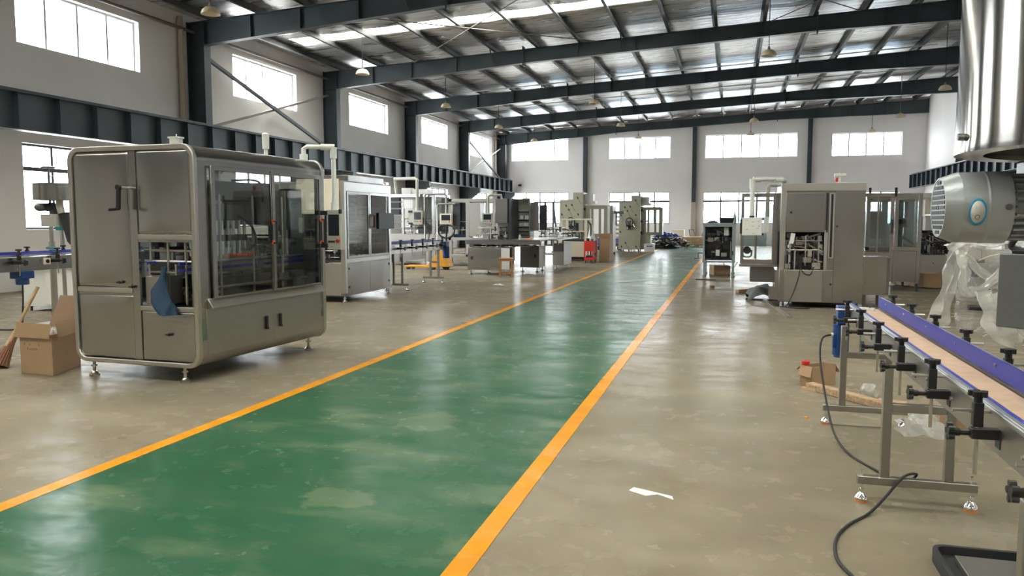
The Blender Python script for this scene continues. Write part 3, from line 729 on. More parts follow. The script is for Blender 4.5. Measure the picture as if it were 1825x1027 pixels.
# black cable from the motor across the floor
single('cable', 'black power cable curving over the floor from the blue motor of the right conveyor', 'cable', 'rubber',
       B().tube([(.728, 6.2, .655), (.66, 6.15, .63), (.64, 6.05, .5), (.665, 5.85, .25), (.70, 5.6, .06), (.76, 5.3, .009), (.873, 4.99, .009), (.96, 4.75, .02), (.975, 4.5, .155), (.90, 4.44, .155), (.80, 4.36, .06), (.70, 4.23, .009), (.60, 4.08, .009), (.525, 3.92, .009), (.49, 3.77, .009), (.482, 3.62, .009), (.505, 3.5, .009), (.56, 3.36, .009), (.65, 3.15, .009)], .0075, n=8), smooth=80)
# clutter under the conveyor
t = thing('carton', 'small open cardboard carton on the floor behind the right conveyor legs', 'carton', (.79, 7.6, 0))
q4 = [Vector((.63, 7.51, 0)), Vector((.725, 7.44, 0)), Vector((.945, 7.64, 0)), Vector((.85, 7.72, 0))]; b = B(); ce_ = sum(q4, Vector()) / 4
for i_ in range(4):
    A, C = q4[i_], q4[(i_ + 1) % 4]; a2, c2 = A + (ce_ - A) * .05, C + (ce_ - C) * .05; zz = Vector((0, 0, .185)); b.hexa([A, C, c2, a2, A + zz, C + zz, c2 + zz, a2 + zz])
b.hexa(q4 + [p + Vector((0, 0, .003)) for p in q4]); b.done('body', 'card', t, smooth=0)
B().hexa([(.63, 7.51, .185), (.725, 7.44, .185), (.725, 7.44, .189), (.63, 7.51, .189), (.61, 7.48, .10), (.71, 7.41, .09), (.706, 7.41, .094), (.606, 7.48, .104)]).done('flap', 'card', t)
B().hexa([(.63, 7.51, .185), (.85, 7.72, .185), (.85, 7.72, .189), (.63, 7.51, .189), (.60, 7.55, .14), (.80, 7.76, .15), (.80, 7.76, .154), (.60, 7.55, .144)]).done('flap', 'card', t)
B().hexa([(.945, 7.64, .185), (.85, 7.72, .185), (.85, 7.72, .189), (.945, 7.64, .189), (.985, 7.67, .11), (.89, 7.75, .11), (.89, 7.75, .114), (.985, 7.67, .114)]).done('flap', 'card', t)
B().hexa([(.725, 7.445, .19), (.935, 7.64, .19), (.855, 7.71, .19), (.645, 7.51, .19), (.725, 7.445, .192), (.935, 7.64, .192), (.855, 7.71, .192), (.645, 7.51, .192)]).done('mouth', 'card_dark', t) if False else None
t = thing('bottle', 'bottle with red screw lid standing inside the small open carton', 'bottle', (.675, 7.53, .003))
B().lathe([(0, .003), (.024, .003), (.024, .19), (0, .19)], (.675, 7.53, 0), n=18).done('body', 'white_plastic', t)
B().lathe([(0, .19), (.034, .19), (.035, .193), (.035, .222), (.032, .226), (0, .226)], (.675, 7.53, 0), n=20).done('lid', 'red', t)
single('wood_plank', 'rough wooden beam lying behind the right conveyor legs', 'plank', 'old_wood', B().bar((.70, 7.38, .03), (1.28, 6.62, .03), .09, .06), smooth=0, bevel=.008)
single('wood_plank', 'thin pale wooden board lying in front of the small open carton', 'plank', 'lumber', B().bar((.64, 7.36, .01), (.86, 7.20, .01), .05, .02), smooth=0)
single('wood_plank', 'charred end of timber lying crosswise under the right conveyor', 'plank', 'old_wood', B().bar((1.16, 6.78, .035), (1.36, 6.70, .035), .1, .07), smooth=0, bevel=.008)
def crumple(cx_, cy_, rx, ry, h, seed, z0=.004, base=0.):
    r = random.Random(seed); ph = [r.random() * 6 for _ in range(6)]
    def fn(u, v):
        x = (u - .5) * 2; y = (v - .5) * 2; e = max(0, 1 - max(abs(x), abs(y)) ** 3)
        z = h * e * (.45 + .3 * sin(7 * x + ph[0]) * cos(5 * y + ph[1]) + .25 * sin(13 * x + 9 * y + ph[2]))
        wob = 1 + .18 * sin(3 * math.atan2(y, x) + ph[3]) + .08 * sin(7 * math.atan2(y, x) + ph[4])
        return Vector((cx_ + rx * x * wob, cy_ + ry * y * wob, base + max(z0, z)))
    return fn
single('plastic_sheet', 'crumpled white plastic sheet on the floor behind the nearest leg frame', 'plastic sheet', 'plastic_film', B().grid(crumple(1.33, 6.15, .14, .26, .09, 3), 22, 22), smooth=80)
single('plastic_sheet', 'flat torn white plastic sheet lying under the right conveyor', 'plastic sheet', 'plastic_film', B().grid(crumple(1.46, 6.45, .12, .38, .05, 4), 20, 20), smooth=80)
single('plastic_scoop', 'clear plastic scoop lying on the floor under the right conveyor', 'scoop', 'clear_plastic', B().lathe([(.01, 0), (.05, .03), (.06, .11), (.055, .14), (.05, .14), (.054, .11), (.045, .035)], (1.09, 7.2, .062), (.9, -.5, 0), n=18), smooth=60)
single('yellow_lid', 'small yellow cap on the floor near the far foot of the right conveyor', 'cap', 'yellow_truck', B().lathe([(0, 0), (.016, 0), (.016, .012), (0, .012)], (.575, 6.25, 0), n=12), loc=(.575, 6.25, 0))

# ------------------------------------------------------------------ hopper drum with motor (right edge, close)
t = thing('drum_hopper', 'shiny stainless drum with a grey geared motor under it at the right edge', 'hopper', (1.25, 2.0, 0))
DX, DY, DR, DZ = .87, 2.0, .38, 1.65
B().lathe([(DR - .06, DZ + .0), (DR, DZ), (DR, DZ + .012), (DR - .002, DZ + .03), (DR - .002, DZ + 1.0), (DR - .02, DZ + 1.0), (DR - .02, DZ + .02), (DR - .06, DZ + .012)], (DX, DY, 0), n=96, close=True).done('drum', 'drum', t, smooth=40)
B().lathe([(0, DZ + .05), (DR - .03, DZ + .05), (DR - .03, DZ + .055), (0, DZ + .055)], (DX, DY, 0), n=48).done('drum_floor', 'dark', t)
bb = B()
for a in (183, 226, 248):
    a = radians(a); zq = DZ + (.035 if a < 3.5 else .3)
    bb.cyl((DX + cos(a) * (DR - .004), DY + sin(a) * (DR - .004), zq), (DX + cos(a) * (DR + .010), DY + sin(a) * (DR + .010), zq), .008, n=10)
bb.done('bolt', 'inox_dark', t)
MY, MZ, MR = 2.0, 1.529, .080
# fan cowl: axis along X, grille to the left
B().lathe([(.068, .0), (.045, -.002), (.045, .004), (.06, .006), (.074, .045), (.077, .045), (.0775, .085), (.079, .088), (.0795, .092), (.079, .096), (.080, .14), (.076, .14), (.074, .05)][1:] if False else
          [(.064, .0), (.067, .0), (.078, .030), (.079, .034), (.0797, .082), (.0812, .086), (.0802, .09), (.0807, .132), (.078, .132), (.076, .05), (.066, .004), (.064, .004)], (.452, MY, MZ), (1, 0, 0), n=64, close=True).done('fan_cowl', 'motor_grey', t, smooth=12)
cw = COL.objects[-1]
B().lathe([(0, 0), (.066, 0), (.066, .004), (0, .004)], (.4535, MY, MZ), (1, 0, 0), n=40).done('grille', 'grille_grey', cw)
gr = COL.objects[-1]; bb = B()
for r_ in range(-5, 6):
    for c_ in range(-8, 9):
        yy, zz = MY + c_ * .0068, MZ + r_ * .0112
        rr = math.hypot(yy - MY, zz - MZ)
        if rr > .059 or (r_ == 0 and abs(c_) < 2): continue
        bb.box(.4515, yy - .0022, zz - .0040, .4536, yy + .0022, zz + .0040)
bb.cyl((.4515, MY, MZ), (.4536, MY, MZ), .005, n=10)
bb.done('grille_slots', 'black', gr, smooth=0)
def badge(b, ring):
    # oval name badge on the flank of the cowl that faces the camera, bent to the cowl's curve
    n_ = 32; a0 = radians(182); rr = .0785
    def P(u, v, k): return Vector((.452 + .060 + .0165 * k * u, MY + (rr + .0008 + .0006 * ring) * cos(a0 + .036 * k * v / rr * -1 + pi * 0), MZ + (rr + .0008 + .0006 * ring) * sin(a0 + .036 * k * v / rr * -1)))
    return P, n_
def badge_at(phi, x, k, R): return Vector((x, MY + R * cos(phi), MZ + R * sin(phi)))
def oval(k, R, k_in=0.):
    b = B(); a0 = radians(-172); n_ = 36; V = []; V2 = []
    for i in range(n_):
        q = 2 * pi * i / n_
        V.append(b.bm.verts.new(badge_at(a0 + k * .030 / .079 * sin(q), .513 + k * .0175 * cos(q), k, R)))
        if k_in: V2.append(b.bm.verts.new(badge_at(a0 + k_in * .030 / .079 * sin(q), .513 + k_in * .0175 * cos(q), k, R)))
    if k_in:
        for i in range(n_): b.bm.faces.new((V[i], V[(i + 1) % n_], V2[(i + 1) % n_], V2[i]))
    else:
        c = b.bm.verts.new(badge_at(a0, .513, k, R))
        for i in range(n_): b.bm.faces.new((V[i], V[(i + 1) % n_], c))
    return b
oval(1.0, .0806, .78).done('badge_rim', 'sticker_blue', cw, solid=.0006)
oval(.80, .0808).done('badge', 'sticker', cw, solid=.0006)
bg = COL.objects[-1]; b = B(); a0 = radians(-172)
for (dx, da0, da1) in ((-.0045, .05, .20), (.0045, .05, .20)):
    b.hexa([badge_at(a0 - da, .513 + dx + e, 1, R) for R in (.0808, .0814) for (da, e) in ((da0, -.0007), (da0, .0007), (da1, .0007), (da1, -.0007))])
b.hexa([badge_at(a0 - da, .513 + e, 1, R) for R in (.0808, .0814) for (da, e) in ((.115, -.0045), (.115, .0045), (.135, .0045), (.135, -.0045))])
b.done('badge_mark', 'frame_white', bg, smooth=0)
b = B(); n_ = 16
ri = [[b.bm.verts.new(badge_at(a0 + .13 + r_ / .079 * sin(2 * pi * i / n_), .513 + r_ * cos(2 * pi * i / n_), 1, .0816)) for i in range(n_)] for r_ in (.0052, .0040)]
for i in range(n_): b.bm.faces.new((ri[0][i], ri[0][(i + 1) % n_], ri[1][(i + 1) % n_], ri[1][i]))
b.done('badge_circle', 'grey_metal', bg, solid=.0004)
B().cyl((.572, MY - .0775, MZ), (.572, MY - .084, MZ), .007, n=12).done('cowl_screw', 'inox_dark', cw)
mb = B().cyl((.575, MY, MZ), (.80, MY, MZ), .060, n=32)
for i in range(26):
    a = 2 * pi * i / 26; d = Vector((0, cos(a), sin(a)))
    if .3 < a < 1.2: continue
    mb.bar(Vector((.59, MY, MZ)) + d * .066, Vector((.79, MY, MZ)) + d * .066, .004, .018, up=d)
mb.cyl((.79, MY, MZ), (.81, MY, MZ), .08, n=32).done('motor_body', 'motor_grey', t)
B().box(.62, MY - .05, MZ + .055, .76, MY + .05, MZ + .105).done('terminal_box', 'motor_grey', t, bevel=.006)
B().box(.81, MY - .07, MZ - .09, .95, MY + .07, MZ + .10).cyl((.87, MY, MZ + .09), (.87, MY, DZ + .05), .03).done('gearbox', 'motor_grey', t, bevel=.01)
B().box(.9, 1.93, MZ - .08, 1.3, 2.07, MZ - .06).box(1.22, 1.95, .02, 1.32, 2.05, MZ - .08).box(1.0, 1.7, 0, 1.5, 2.3, .02).box(1.05, 1.96, MZ - .06, 1.12, 2.04, DZ + .05).done('stand', 'inox_dull', t)

# control cabinet on its base tray, wrapped in film
t = thing('control_stand', 'grey control box on a post above a black rimmed base tray, right edge', 'control stand', (1.27, 3.6, 0))
a, c = Vector((1.005, 3.46)), Vector((1.40, 3.02)); nrm = Vector((.74, .66))
B().hexa([(a.x, a.y, 1.085), (c.x, c.y, 1.085), (c.x + .2 * nrm.x, c.y + .2 * nrm.y, 1.085), (a.x + .2 * nrm.x, a.y + .2 * nrm.y, 1.085), (a.x, a.y, 1.372), (c.x, c.y, 1.372), (c.x + .2 * nrm.x, c.y + .2 * nrm.y, 1.372), (a.x + .2 * nrm.x, a.y + .2 * nrm.y, 1.372)]).done('control_box', 'grey_metal', t, bevel=.005)
B().tube([(1.07, 3.42, 1.385), (1.04, 3.44, 1.40), (1.05, 3.40, 1.44), (1.10, 3.36, 1.47), (1.2, 3.3, 1.5)], .012).tube([(1.05, 3.44, 1.382), (1.12, 3.36, 1.385), (1.22, 3.24, 1.40), (1.35, 3.1, 1.4)], .014).done('cable', 'rubber', t)
B().box(1.265, 3.70, .03, 1.325, 3.76, 1.30).box(1.25, 3.2, 1.2, 1.33, 3.8, 1.26).done('post', 'inox_dull', t, bevel=.004)
ro = rrect(.885, 2.9, 1.7, 3.785, .06, 5); ri_ = rrect(.905, 2.92, 1.68, 3.765, .045, 5)
B().ring(ro, ri_, 'z', 0, .06).done('tray_rim', 'dark', t, smooth=40)
B().box(.9, 2.92, .012, 1.68, 3.77, .02).done('tray_floor', 'dark', t)
B().box(.965, 2.95, .02, 1.66, 3.70, .05).done('base_plate', 'inox_bright', t, bevel=.003)
B().prism(rrect(.912, 3.50, .945, 3.60, .014, 4), 'z', .02, .024).done('slot', 'black', t)
B().cyl((1.18, 3.52, .05), (1.18, 3.52, .08), .02, n=6).cyl((1.18, 3.52, .08), (1.18, 3.52, .10), .012, n=10).done('bolt', 'chrome', t)
# machine arms wrapped in plastic film, on the same stand
t2 = thing('wrapped_feeder', 'machine arm wrapped in clear plastic film behind the right conveyor', 'wrapped machine', (1.2, 4.4, 0))
B().box(1.72, 4.2, 0, 1.80, 4.28, 1.42).box(1.05, 4.22, 1.30, 1.72, 4.28, 1.36).box(1.3, 3.97, 1.015, 1.80, 4.05, 1.05).box(1.35, 4.08, 1.17, 1.75, 4.12, 1.19).box(1.72, 3.97, 1.0, 1.80, 4.2, 1.25).box(1.65, 4.1, 0, 1.9, 4.4, .02).done('arm', 'inox_dull', t2)
B().cyl((1.13, 4.24, 1.28), (1.13, 4.24, 1.38), .02, n=10).cyl((1.02, 3.98, 1.045), (1.3, 4.0, 1.03), .016, n=12).done('spindle', 'black', t2)
B().cyl((1.045, 3.98, 1.045), (1.3, 4.0, 1.03), .010, n=10).cyl((1.1, 4.0, 1.2), (1.35, 4.1, 1.18), .014).done('rod', 'inox_bright', t2)
def strip(pts, w, seed, tw=1.0):
    r = random.Random(seed); P = catmull(pts, 8); b = B(); prev = None; nn = 7; ph = r.random() * 6
    for i, p in enumerate(P):
        d = (P[min(i + 1, len(P) - 1)] - P[max(i - 1, 0)]).normalized()
        sd = d.cross(Vector((-.3, .95, .1))).normalized(); nm = d.cross(sd).normalized()
        ww = w * (1 + .25 * sin(i * .35 + ph))
        ring = [b.bm.verts.new(p + sd * ww * (j / (nn - 1) - .5) + nm * (.25 * ww * sin(j * 1.9 + i * .25 + ph) + .1 * ww * sin(i * .9 + j))) for j in range(nn)]
        if prev:
            for j in range(nn - 1): b.bm.faces.new((prev[j], prev[j + 1], ring[j + 1], ring[j]))
        prev = ring
    return b
for i, (pts, w) in enumerate((
    ([(1.02, 4.05, 1.40), (.975, 4.08, 1.30), (.955, 4.1, 1.12), (.93, 4.1, .95), (.92, 4.1, .85)], .085),
    ([(.96, 4.1, 1.36), (1.03, 4.05, 1.41), (1.12, 4.1, 1.40), (1.3, 4.2, 1.47)], .07),
    ([(.99, 4.05, 1.36), (1.0, 4.0, 1.25), (.99, 3.98, 1.16), (1.03, 3.98, 1.13), (1.08, 3.95, 1.17), (1.14, 3.95, 1.26)], .05),
    ([(1.02, 4.02, 1.33), (1.07, 4.0, 1.24), (1.15, 4.0, 1.19)], .04),
    ([(1.1, 3.95, 1.12), (1.17, 3.9, .99), (1.24, 3.85, .90), (1.32, 3.8, .86)], .05),
    ([(1.08, 3.92, 1.14), (1.1, 3.88, 1.05), (1.13, 3.85, .95), (1.2, 3.85, .88)], .12))):
    strip(pts, w, i + 20).done('plastic_wrap', 'plastic_film', t2, smooth=80)
def sheet(u, v):
    return Vector((1.0 + .34 * u, 4.12 - .25 * u + .03 * sin(9 * u + 4 * v) + .02 * sin(17 * v + 3 * u), 1.40 - (.50 + .18 * u) * v + .05 * u + .015 * sin(12 * u)))
B().grid(sheet, 24, 24).done('plastic_wrap', 'clear_plastic', t2, smooth=80)
b = B(); r = random.Random(5)
for i in range(16):
    p = sheet(r.random(), r.random()); q_ = p + Vector((.12 * (r.random() - .3), -.02, .10 * (r.random() - .5)))
    b.tube([p + Vector((0, -.015, 0)), (p + q_) / 2 + Vector((0, -.03, .01)), q_], .0035, n=5)
b.done('film_crease', 'plastic_film', t2, smooth=80)
t2.location = (1.50, 5.4, -.03); t2.scale = (1.2, 1.2, 1.0)
single('carton', 'piece of brown cardboard on the floor beyond the right rail of the near conveyor', 'carton', 'card', B().hexa([(1.5, 6.3, 0), (1.75, 6.2, 0), (1.8, 6.5, 0), (1.55, 6.55, 0), (1.5, 6.3, .14), (1.72, 6.2, .12), (1.77, 6.5, .12), (1.55, 6.55, .14)]), smooth=0)

# ------------------------------------------------------------------ far left: conveyor, feeder, cabinet, broom, carton
t = thing('conveyor', 'stainless conveyor with blue rails at the left edge, running behind the large filling machine', 'conveyor', (-9, 8, 0))
B().box(-9.12, 4.6, 1.0, -8.88, 10.6, 1.02).done('belt', 'inox_dark', t)
B().box(-9.0 + .12, 4.6, .84, -8.868, 10.6, 1.02).box(-9.12, 4.6, .84, -9.132, 10.6, 1.02).done('side_panel', 'inox', t)
B().box(-8.862, 4.6, 1.035, -8.85, 10.6, 1.075).box(-9.15, 4.6, 1.035, -9.138, 10.6, 1.085).done('rail_liner', 'blue_rail', t)
B().box(-8.85, 4.6, 1.04, -8.835, 10.6, 1.06).done('guide_rail', 'alu', t)
for i in range(9): clamp_proto(t, 1, -8.86, 5.0 + .6 * i, 1.055, True, 1.25)
for i in range(5): clamp_proto(t, -1, -9.14, 7.3 + .6 * i, 1.07, False, 1.25)
B().box(-8.865, 8.42, .91, -8.845, 8.53, 1.0).done('switch_box', 'cream', t, bevel=.004)
B().cyl((-8.845, 8.475, .955), (-8.83, 8.475, .955), .025, n=12).done('switch_knob', 'black', t)
B().cyl((-8.95, 8.17, .84), (-8.95, 8.17, .66), .08, n=18).box(-9.05, 8.07, .74, -8.85, 8.27, .84).done('drive_motor', 'blue_paint', t, bevel=.01)
for y in (5.4, 10.3): leg_frame(t, y, -9.1, -8.9, -9.3, -8.7, .84, .5, .05, 'rubber')
t = thing('cap_feeder', 'capping feeder with round steel bowl on twin posts over the left edge conveyor', 'capping feeder', (-9.35, 9.3, 0))
FX, FY = -9.55, 9.15
B().cyl((FX + .10, FY, .02), (FX + .10, FY, 1.42), .03, n=12).cyl((FX + .10, FY, .02), (FX + .10, FY, 1.2), .045, n=12).cyl((FX + .24, FY + .05, .02), (FX + .24, FY + .05, 1.45), .028, n=12).box(FX - .1, FY - .2, 0, FX + .4, FY + .25, .02).done('post', 'inox_bright', t)
B().box(FX - .02, FY - .06, 1.41, FX + .26, FY + .1, 1.59).done('mounting_plate', 'panel_grey', t, bevel=.004)
B().cyl((FX + .10, FY, 1.59), (FX + .10, FY, 2.26), .016, n=10).cyl((FX - .08, FY + .1, 2.05), (FX - .08, FY + .1, 2.14), .006, n=6).cyl((FX - .08, FY + .1, 2.14), (FX + .12, FY + .1, 2.14), .006, n=6).done('shaft', 'inox_dark', t)
B().lathe([(.32, 1.79), (.325, 1.79), (.325, 2.03), (.315, 2.03), (.315, 1.80), (0, 1.80), (0, 1.79)], (FX + .16, FY + .1, 0), n=40).done('bowl', 'inox', t)
B().lathe([(0, 2.24), (.09, 2.245), (.10, 2.26), (.05, 2.275), (0, 2.28)], (FX + .10, FY, 0), n=18).done('hand_wheel', 'inox_dark', t)
B().cyl((FX - .12, FY, 1.69), (FX + .05, FY, 1.69), .058, n=18).lathe([(0, 0), (.04, .0), (.055, .03), (.058, .04), (0, .04)], (FX - .15, FY, 1.69), (1, 0, 0), n=18).done('motor', 'grey_metal', t)
B().cyl((FX + .06, FY, 1.69), (FX + .17, FY, 1.69), .062, n=18).box(FX + .12, FY - .04, 1.55, FX + .2, FY + .06, 1.66).done('gearbox', 'dark', t)
B().tube([(FX + .38, FY, 1.95), (FX + .30, FY, 1.90), (FX + .27, FY, 1.75), (FX + .30, FY, 1.60)], .05, n=10).done('cap_chute', 'panel_grey', t)
B().prism([(FX + .26, 1.6), (FX + .44, 1.62), (FX + .46, 1.15), (FX + .40, 1.2), (FX + .34, 1.4)], 'y', FY - .03, FY + .03).done('chute_bracket', 'dark', t)
B().box(FX + .26, FY - .08, 1.36, FX + .32, FY, 1.41).box(FX + .3, FY - .3, 1.10, FX + .5, FY - .26, 1.13).box(FX + .3, FY - .3, 1.05, FX + .5, FY - .26, 1.08).done('sensor', 'teal', t)
t = thing('cabinet', 'low white cabinet standing behind the left edge conveyor', 'cabinet', (-10.6, 10.7, 0))
B().box(-11.35, 10.35, .08, -9.9, 11.1, .74).done('body', 'white_plastic', t, bevel=.006)
B().box(-11.5, 10.3, .74, -9.85, 11.15, .77).done('top', 'white_plastic', t)
B().box(-10.85, 10.335, .12, -10.0, 10.35, .70).done('door', 'white_plastic', t, bevel=.003)
b = B()
for x in (-11.25, -10.0):
    for y in (10.42, 11.0): b.cyl((x, y, 0), (x, y, .08), .02, n=10)
b.done('foot', 'black', t)
for i, (pts, lab, m) in enumerate(((((-14.3, 13.3, .16), (-12.3, 13.9, .16)), 'dark board on the topmost layer of the plank stack at the left wall', 'card_dark'), (((-14.3, 13.4, .06), (-12.0, 14.2, .06)), 'dark board lowest in the plank stack at the left wall', 'old_wood'))):
    single('wood_plank', lab, 'plank', m, B().bar(pts[0], pts[1], .5, .1), smooth=0)
single('carton', 'brown cardboard carton beside the plank stack at the left wall', 'carton', 'card', B().obox((-11.9, 13.2, .16), (.6, .4, .32), (0, 0, .3)), smooth=0)
single('cable', 'thin black cable looping over the floor at the left edge', 'cable', 'rubber', B().tube([(-8.95, 8.17, .66), (-9.0, 8.2, .35), (-9.3, 8.4, .05), (-9.7, 8.3, .009), (-10.3, 7.6, .009), (-10.9, 7.0, .009)], .01), smooth=80)
# broom
t = thing('broom', 'straw broom with wooden handle leaning beside the cardboard carton', 'broom', (-6.98, 6.35, 0))
a = Vector((-7.17, 6.25, .10)); d = Vector((-7.05, 6.62, .80))
B().cyl(a + (d - a) * .28, d, .017, n=10).done('handle', 'broom_stick', t)
dv = (d - a).normalized()
def bristle(u, v):
    s_ = v; r = (.035 + .085 * (1 - s_) ** 1.3) * (1 + .08 * sin(u * 2 * pi * 17)); r *= (.75 if s_ > .97 else 1)
    ax = B.frame_of(None, dv); q = a + Vector((-.01, -.02, -.075)) + dv * (.34 * s_)
    return q + (ax[0] * cos(u * 2 * pi) + ax[1] * sin(u * 2 * pi) * .6) * r
B().grid(bristle, 68, 10, True).done('bristles', 'broom_straw', t, smooth=60)
b = B(); b.cyl(a + dv * .20 + Vector((-.01, -.02, -.075)), a + dv * .40 + Vector((0, 0, -.03)), .042, .026, n=14); b.done('binding', 'broom_stick', t)
# big carton
t = thing('carton', 'open brown cardboard carton beside the broom, in front of the filling machine', 'carton', (-6.45, 6.2, 0))
P0, P1, P2, P3 = Vector((-6.70, 6.05, 0)), Vector((-6.28, 6.02, 0)), Vector((-6.46, 6.54, 0)), Vector((-6.88, 6.57, 0))
z = Vector((0, 0, .40)); b = B()
for A, C in ((P0, P1), (P1, P2), (P2, P3), (P3, P0)):
    nn = Vector((-(C - A).y, (C - A).x, 0)).normalized() * .006
    b.hexa([A, C, C + nn, A + nn, A + z, C + z, C + nn + z, A + nn + z])
b.hexa([P0, P1, P2, P3, P0 + Vector((0, 0, .006)), P1 + Vector((0, 0, .006)), P2 + Vector((0, 0, .006)), P3 + Vector((0, 0, .006))])
b.done('body', 'card', t)
def flap(A, C, out, down):
    b = B(); A = A + z; C = C + z; o_ = Vector(out); b.hexa([A, C, C + Vector((0, 0, .006)) + o_ * .02, A + Vector((0, 0, .006)) + o_ * .02, A + o_ + Vector((0, 0, down)), C + o_ + Vector((0, 0, down)), C + o_ * 1.03 + Vector((0, 0, down + .006)), A + o_ * 1.03 + Vector((0, 0, down + .006))])
    return b
flap(P0 + Vector((-.03, 0, .10)), P1 + Vector((.0, 0, .10)), (.0, -.03, 0), -.135).done('flap', 'card', t)
flap(P1 + Vector((.02, .03, .10)), P2 + Vector((.02, 0, .10)), (.05, -.02, 0), -.13).done('flap', 'card', t)
flap(P3, P0, (-.06, 0, 0), .0).done('flap', 'card', t)
flap(P2, P3, (0, .16, 0), .30).done('flap', 'card_dark', t)
b = B()
for (u, z_, w_, h_) in ((.055, .285, .028, .026), (.125, .285, .022, .016), (.245, .283, .02, .022), (.095, .235, .032, .030), (.13, .238, .02, .02), (.152, .238, .02, .022), (.174, .24, .022, .02), (.198, .24, .018, .024), (.218, .242, .02, .018)):
    yq = 6.05 - .03 * u / .42 - .001; b.box(P0.x + u, yq, z_, P0.x + u + w_, yq + .004, z_ + h_)
b.done('printed_symbols', 'card_dark', t)
b = B(); b.grid(crumple(-6.58, 6.29, .14, .17, .10, 9, .0), 20, 20)
bmesh.ops.translate(b.bm, verts=b.bm.verts, vec=(0, 0, .36)); b.done('plastic_filling', 'plastic_film', t, smooth=80)

# ------------------------------------------------------------------ second stainless machine (left, behind)
t = thing('filling_machine', 'square stainless filling machine with two glass doors, second along the left side', 'filling machine', (-7.3, 13.8, 0))
x0, x1, y0, y1 = -8.2, -6.74, 12.9, 14.92
B().box(x0, y0, .12, x1, y1, .17).done('base_frame', 'inox', t)
b = B()
for (x, y) in ((x0, y0), (x1 - .09, y0), (x0, y1 - .09), (x1 - .09, y1 - .09)): b.box(x, y, .17, x + .09, y + .09, 2.2)
b.box(x0, y0, 2.03, x1, y0 + .06, 2.2).box(x0, y1 - .06, 2.03, x1, y1, 2.2).box(x1 - .06, y0, 2.03, x1, y1, 2.2).box(x0, y0, 2.03, x0 + .06, y1, 2.2).box(x1 - .05, y0 + .09, .72, x1 - .005, y1 - .09, .80)
b.done('frame', 'inox_bright', t, bevel=.006)
B().box(x0, y0, 2.2, x1, y1, 2.215).box(x0 + .25, y0 + .2, 2.215, x1 - .02, y1 - .3, 2.33).done('roof', 'inox', t, bevel=.006)
for (ya, yb) in ((y0 + .09, 13.9), (13.91, y1 - .09)):
    d_ = B().box(x1 - .03, ya, .17, x1 + .004, yb, .72).done('lower_door', 'inox', t, bevel=.004)
    bb = B()
    for zz in (.28, .62): bb.cyl((x1 + .004, yb - .06 if ya > 13.5 else ya + .05, zz - .02), (x1 + .004, yb - .06 if ya > 13.5 else ya + .05, zz + .02), .014, n=8)
    bb.done('hinge', 'dark', d_)
    g_ = B().box(x1 - .02, ya, .82, x1 + .01, ya + .05, 2.02).box(x1 - .02, yb - .05, .82, x1 + .01, yb, 2.02).box(x1 - .02, ya, .80, x1 + .01, yb, .85).box(x1 - .02, ya, 1.98, x1 + .01, yb, 2.03).done('glass_door', 'inox', t, bevel=.003)
    B().box(x1 - .008, ya + .05, .85, x1 - .002, yb - .05, 1.98).done('pane', 'door_glass', g_)
B().box(x1 + .012, 14.28, 1.33, x1 + .03, 15.0, 1.65).done('guard_plate', 'dark', t, bevel=.003)
handle(t, (x1 + .012, 14.0, 1.48), L=.22, m='black', endm='red')
B().box(x1 + .01, 13.9, 1.34, x1 + .02, 14.03, 1.62).done('handle_plate', 'grey_metal', t)
B().box(x0, y0 - .01, .13, x1 - .09, y0, .72).done('front_panel', 'inox_bright', t, bevel=.004)
B().box(x0 + .09, y0 + .005, 1.3, x1 - .09, y0 + .02, 2.03).done('front_pane', 'acrylic', t)
B().box(x0 + .05, y0 + .05, .74, x1 - .05, y1 - .05, .78).done('work_deck', 'dark', t)
B().box(x0 + .01, y0 + .09, .17, x0 + .03, y1 - .09, 2.03).done('back_panel', 'inox_dark', t)
B().box(x0 + .05, y1 - .03, .8, x1 - .09, y1 - .01, 2.03).done('rear_panel', 'grey_metal', t)
B().box(x0 + .5, y0 - .012, 1.62, x1 - .1, y0 + .004, 2.25).done('front_board', 'cream', t)
mech(t, x0 + .12, y0 + .15, .80, x1 - .12, y1 - .15, 1.35, 31, 46, ('inox', 'dark', 'inox_bright', 'grey_metal'))
mech(t, x0 + .12, y0 + .25, 1.45, x1 - .12, y1 - .25, 1.95, 32, 24, ('grey_metal', 'dark', 'inox'))
mech(t, x0 + .2, y0 + .0, .80, x1 - .12, y0 + .2, 1.05, 33, 18, ('dark', 'inox_bright', 'black'))
for (x, y) in ((x0 + .05, y0 + .05), (x1 - .05, y0 + .05), (x0 + .05, y1 - .05), (x1 - .05, y1 - .05)): foot(t, x, y, .13, .045, .014)
# conveyor running out of it, with pallet truck behind
t = thing('conveyor', 'stainless outfeed conveyor with black clamps and blue end motor, beside the yellow pallet truck', 'conveyor', (-7, 17, 0))
XA, XB = -7.08, -6.78
B().box(XA + .02, 14.95, .96, XB - .02, 18.0, .98).done('belt', 'inox_dark', t)
B().box(XB - .012, 14.95, .80, XB, 18.05, .98).box(XA, 14.95, .80, XA + .012, 18.05, .98).done('side_panel', 'inox_bright', t)
B().box(XB, 14.95, 1.0, XB + .012, 18.05, 1.035).box(XA - .012, 14.95, 1.0, XA, 18.05, 1.045).done('guide_rail', 'blue_rail', t)
for i in range(5): clamp_proto(t, 1, XB + .01, 15.3 + .62 * i, 1.01, True, 1.3)
B().box(XA + .02, 15.2, .62, XB - .03, 17.0, .80).done('drip_pan', 'inox_dull', t)
for y in (15.6, 17.75): leg_frame(t, y, XA + .08, XB - .02, XA - .12, XB + .12, .8, .5 if y > 17 else 0, .05, 'rubber')
B().box(XB - .02, 17.98, .86, XB + .1, 18.2, .99).cyl((XB + .05, 18.1, .86), (XB + .05, 18.1, .58), .085, n=16).done('drive_motor', 'blue_paint', t, bevel=.01)
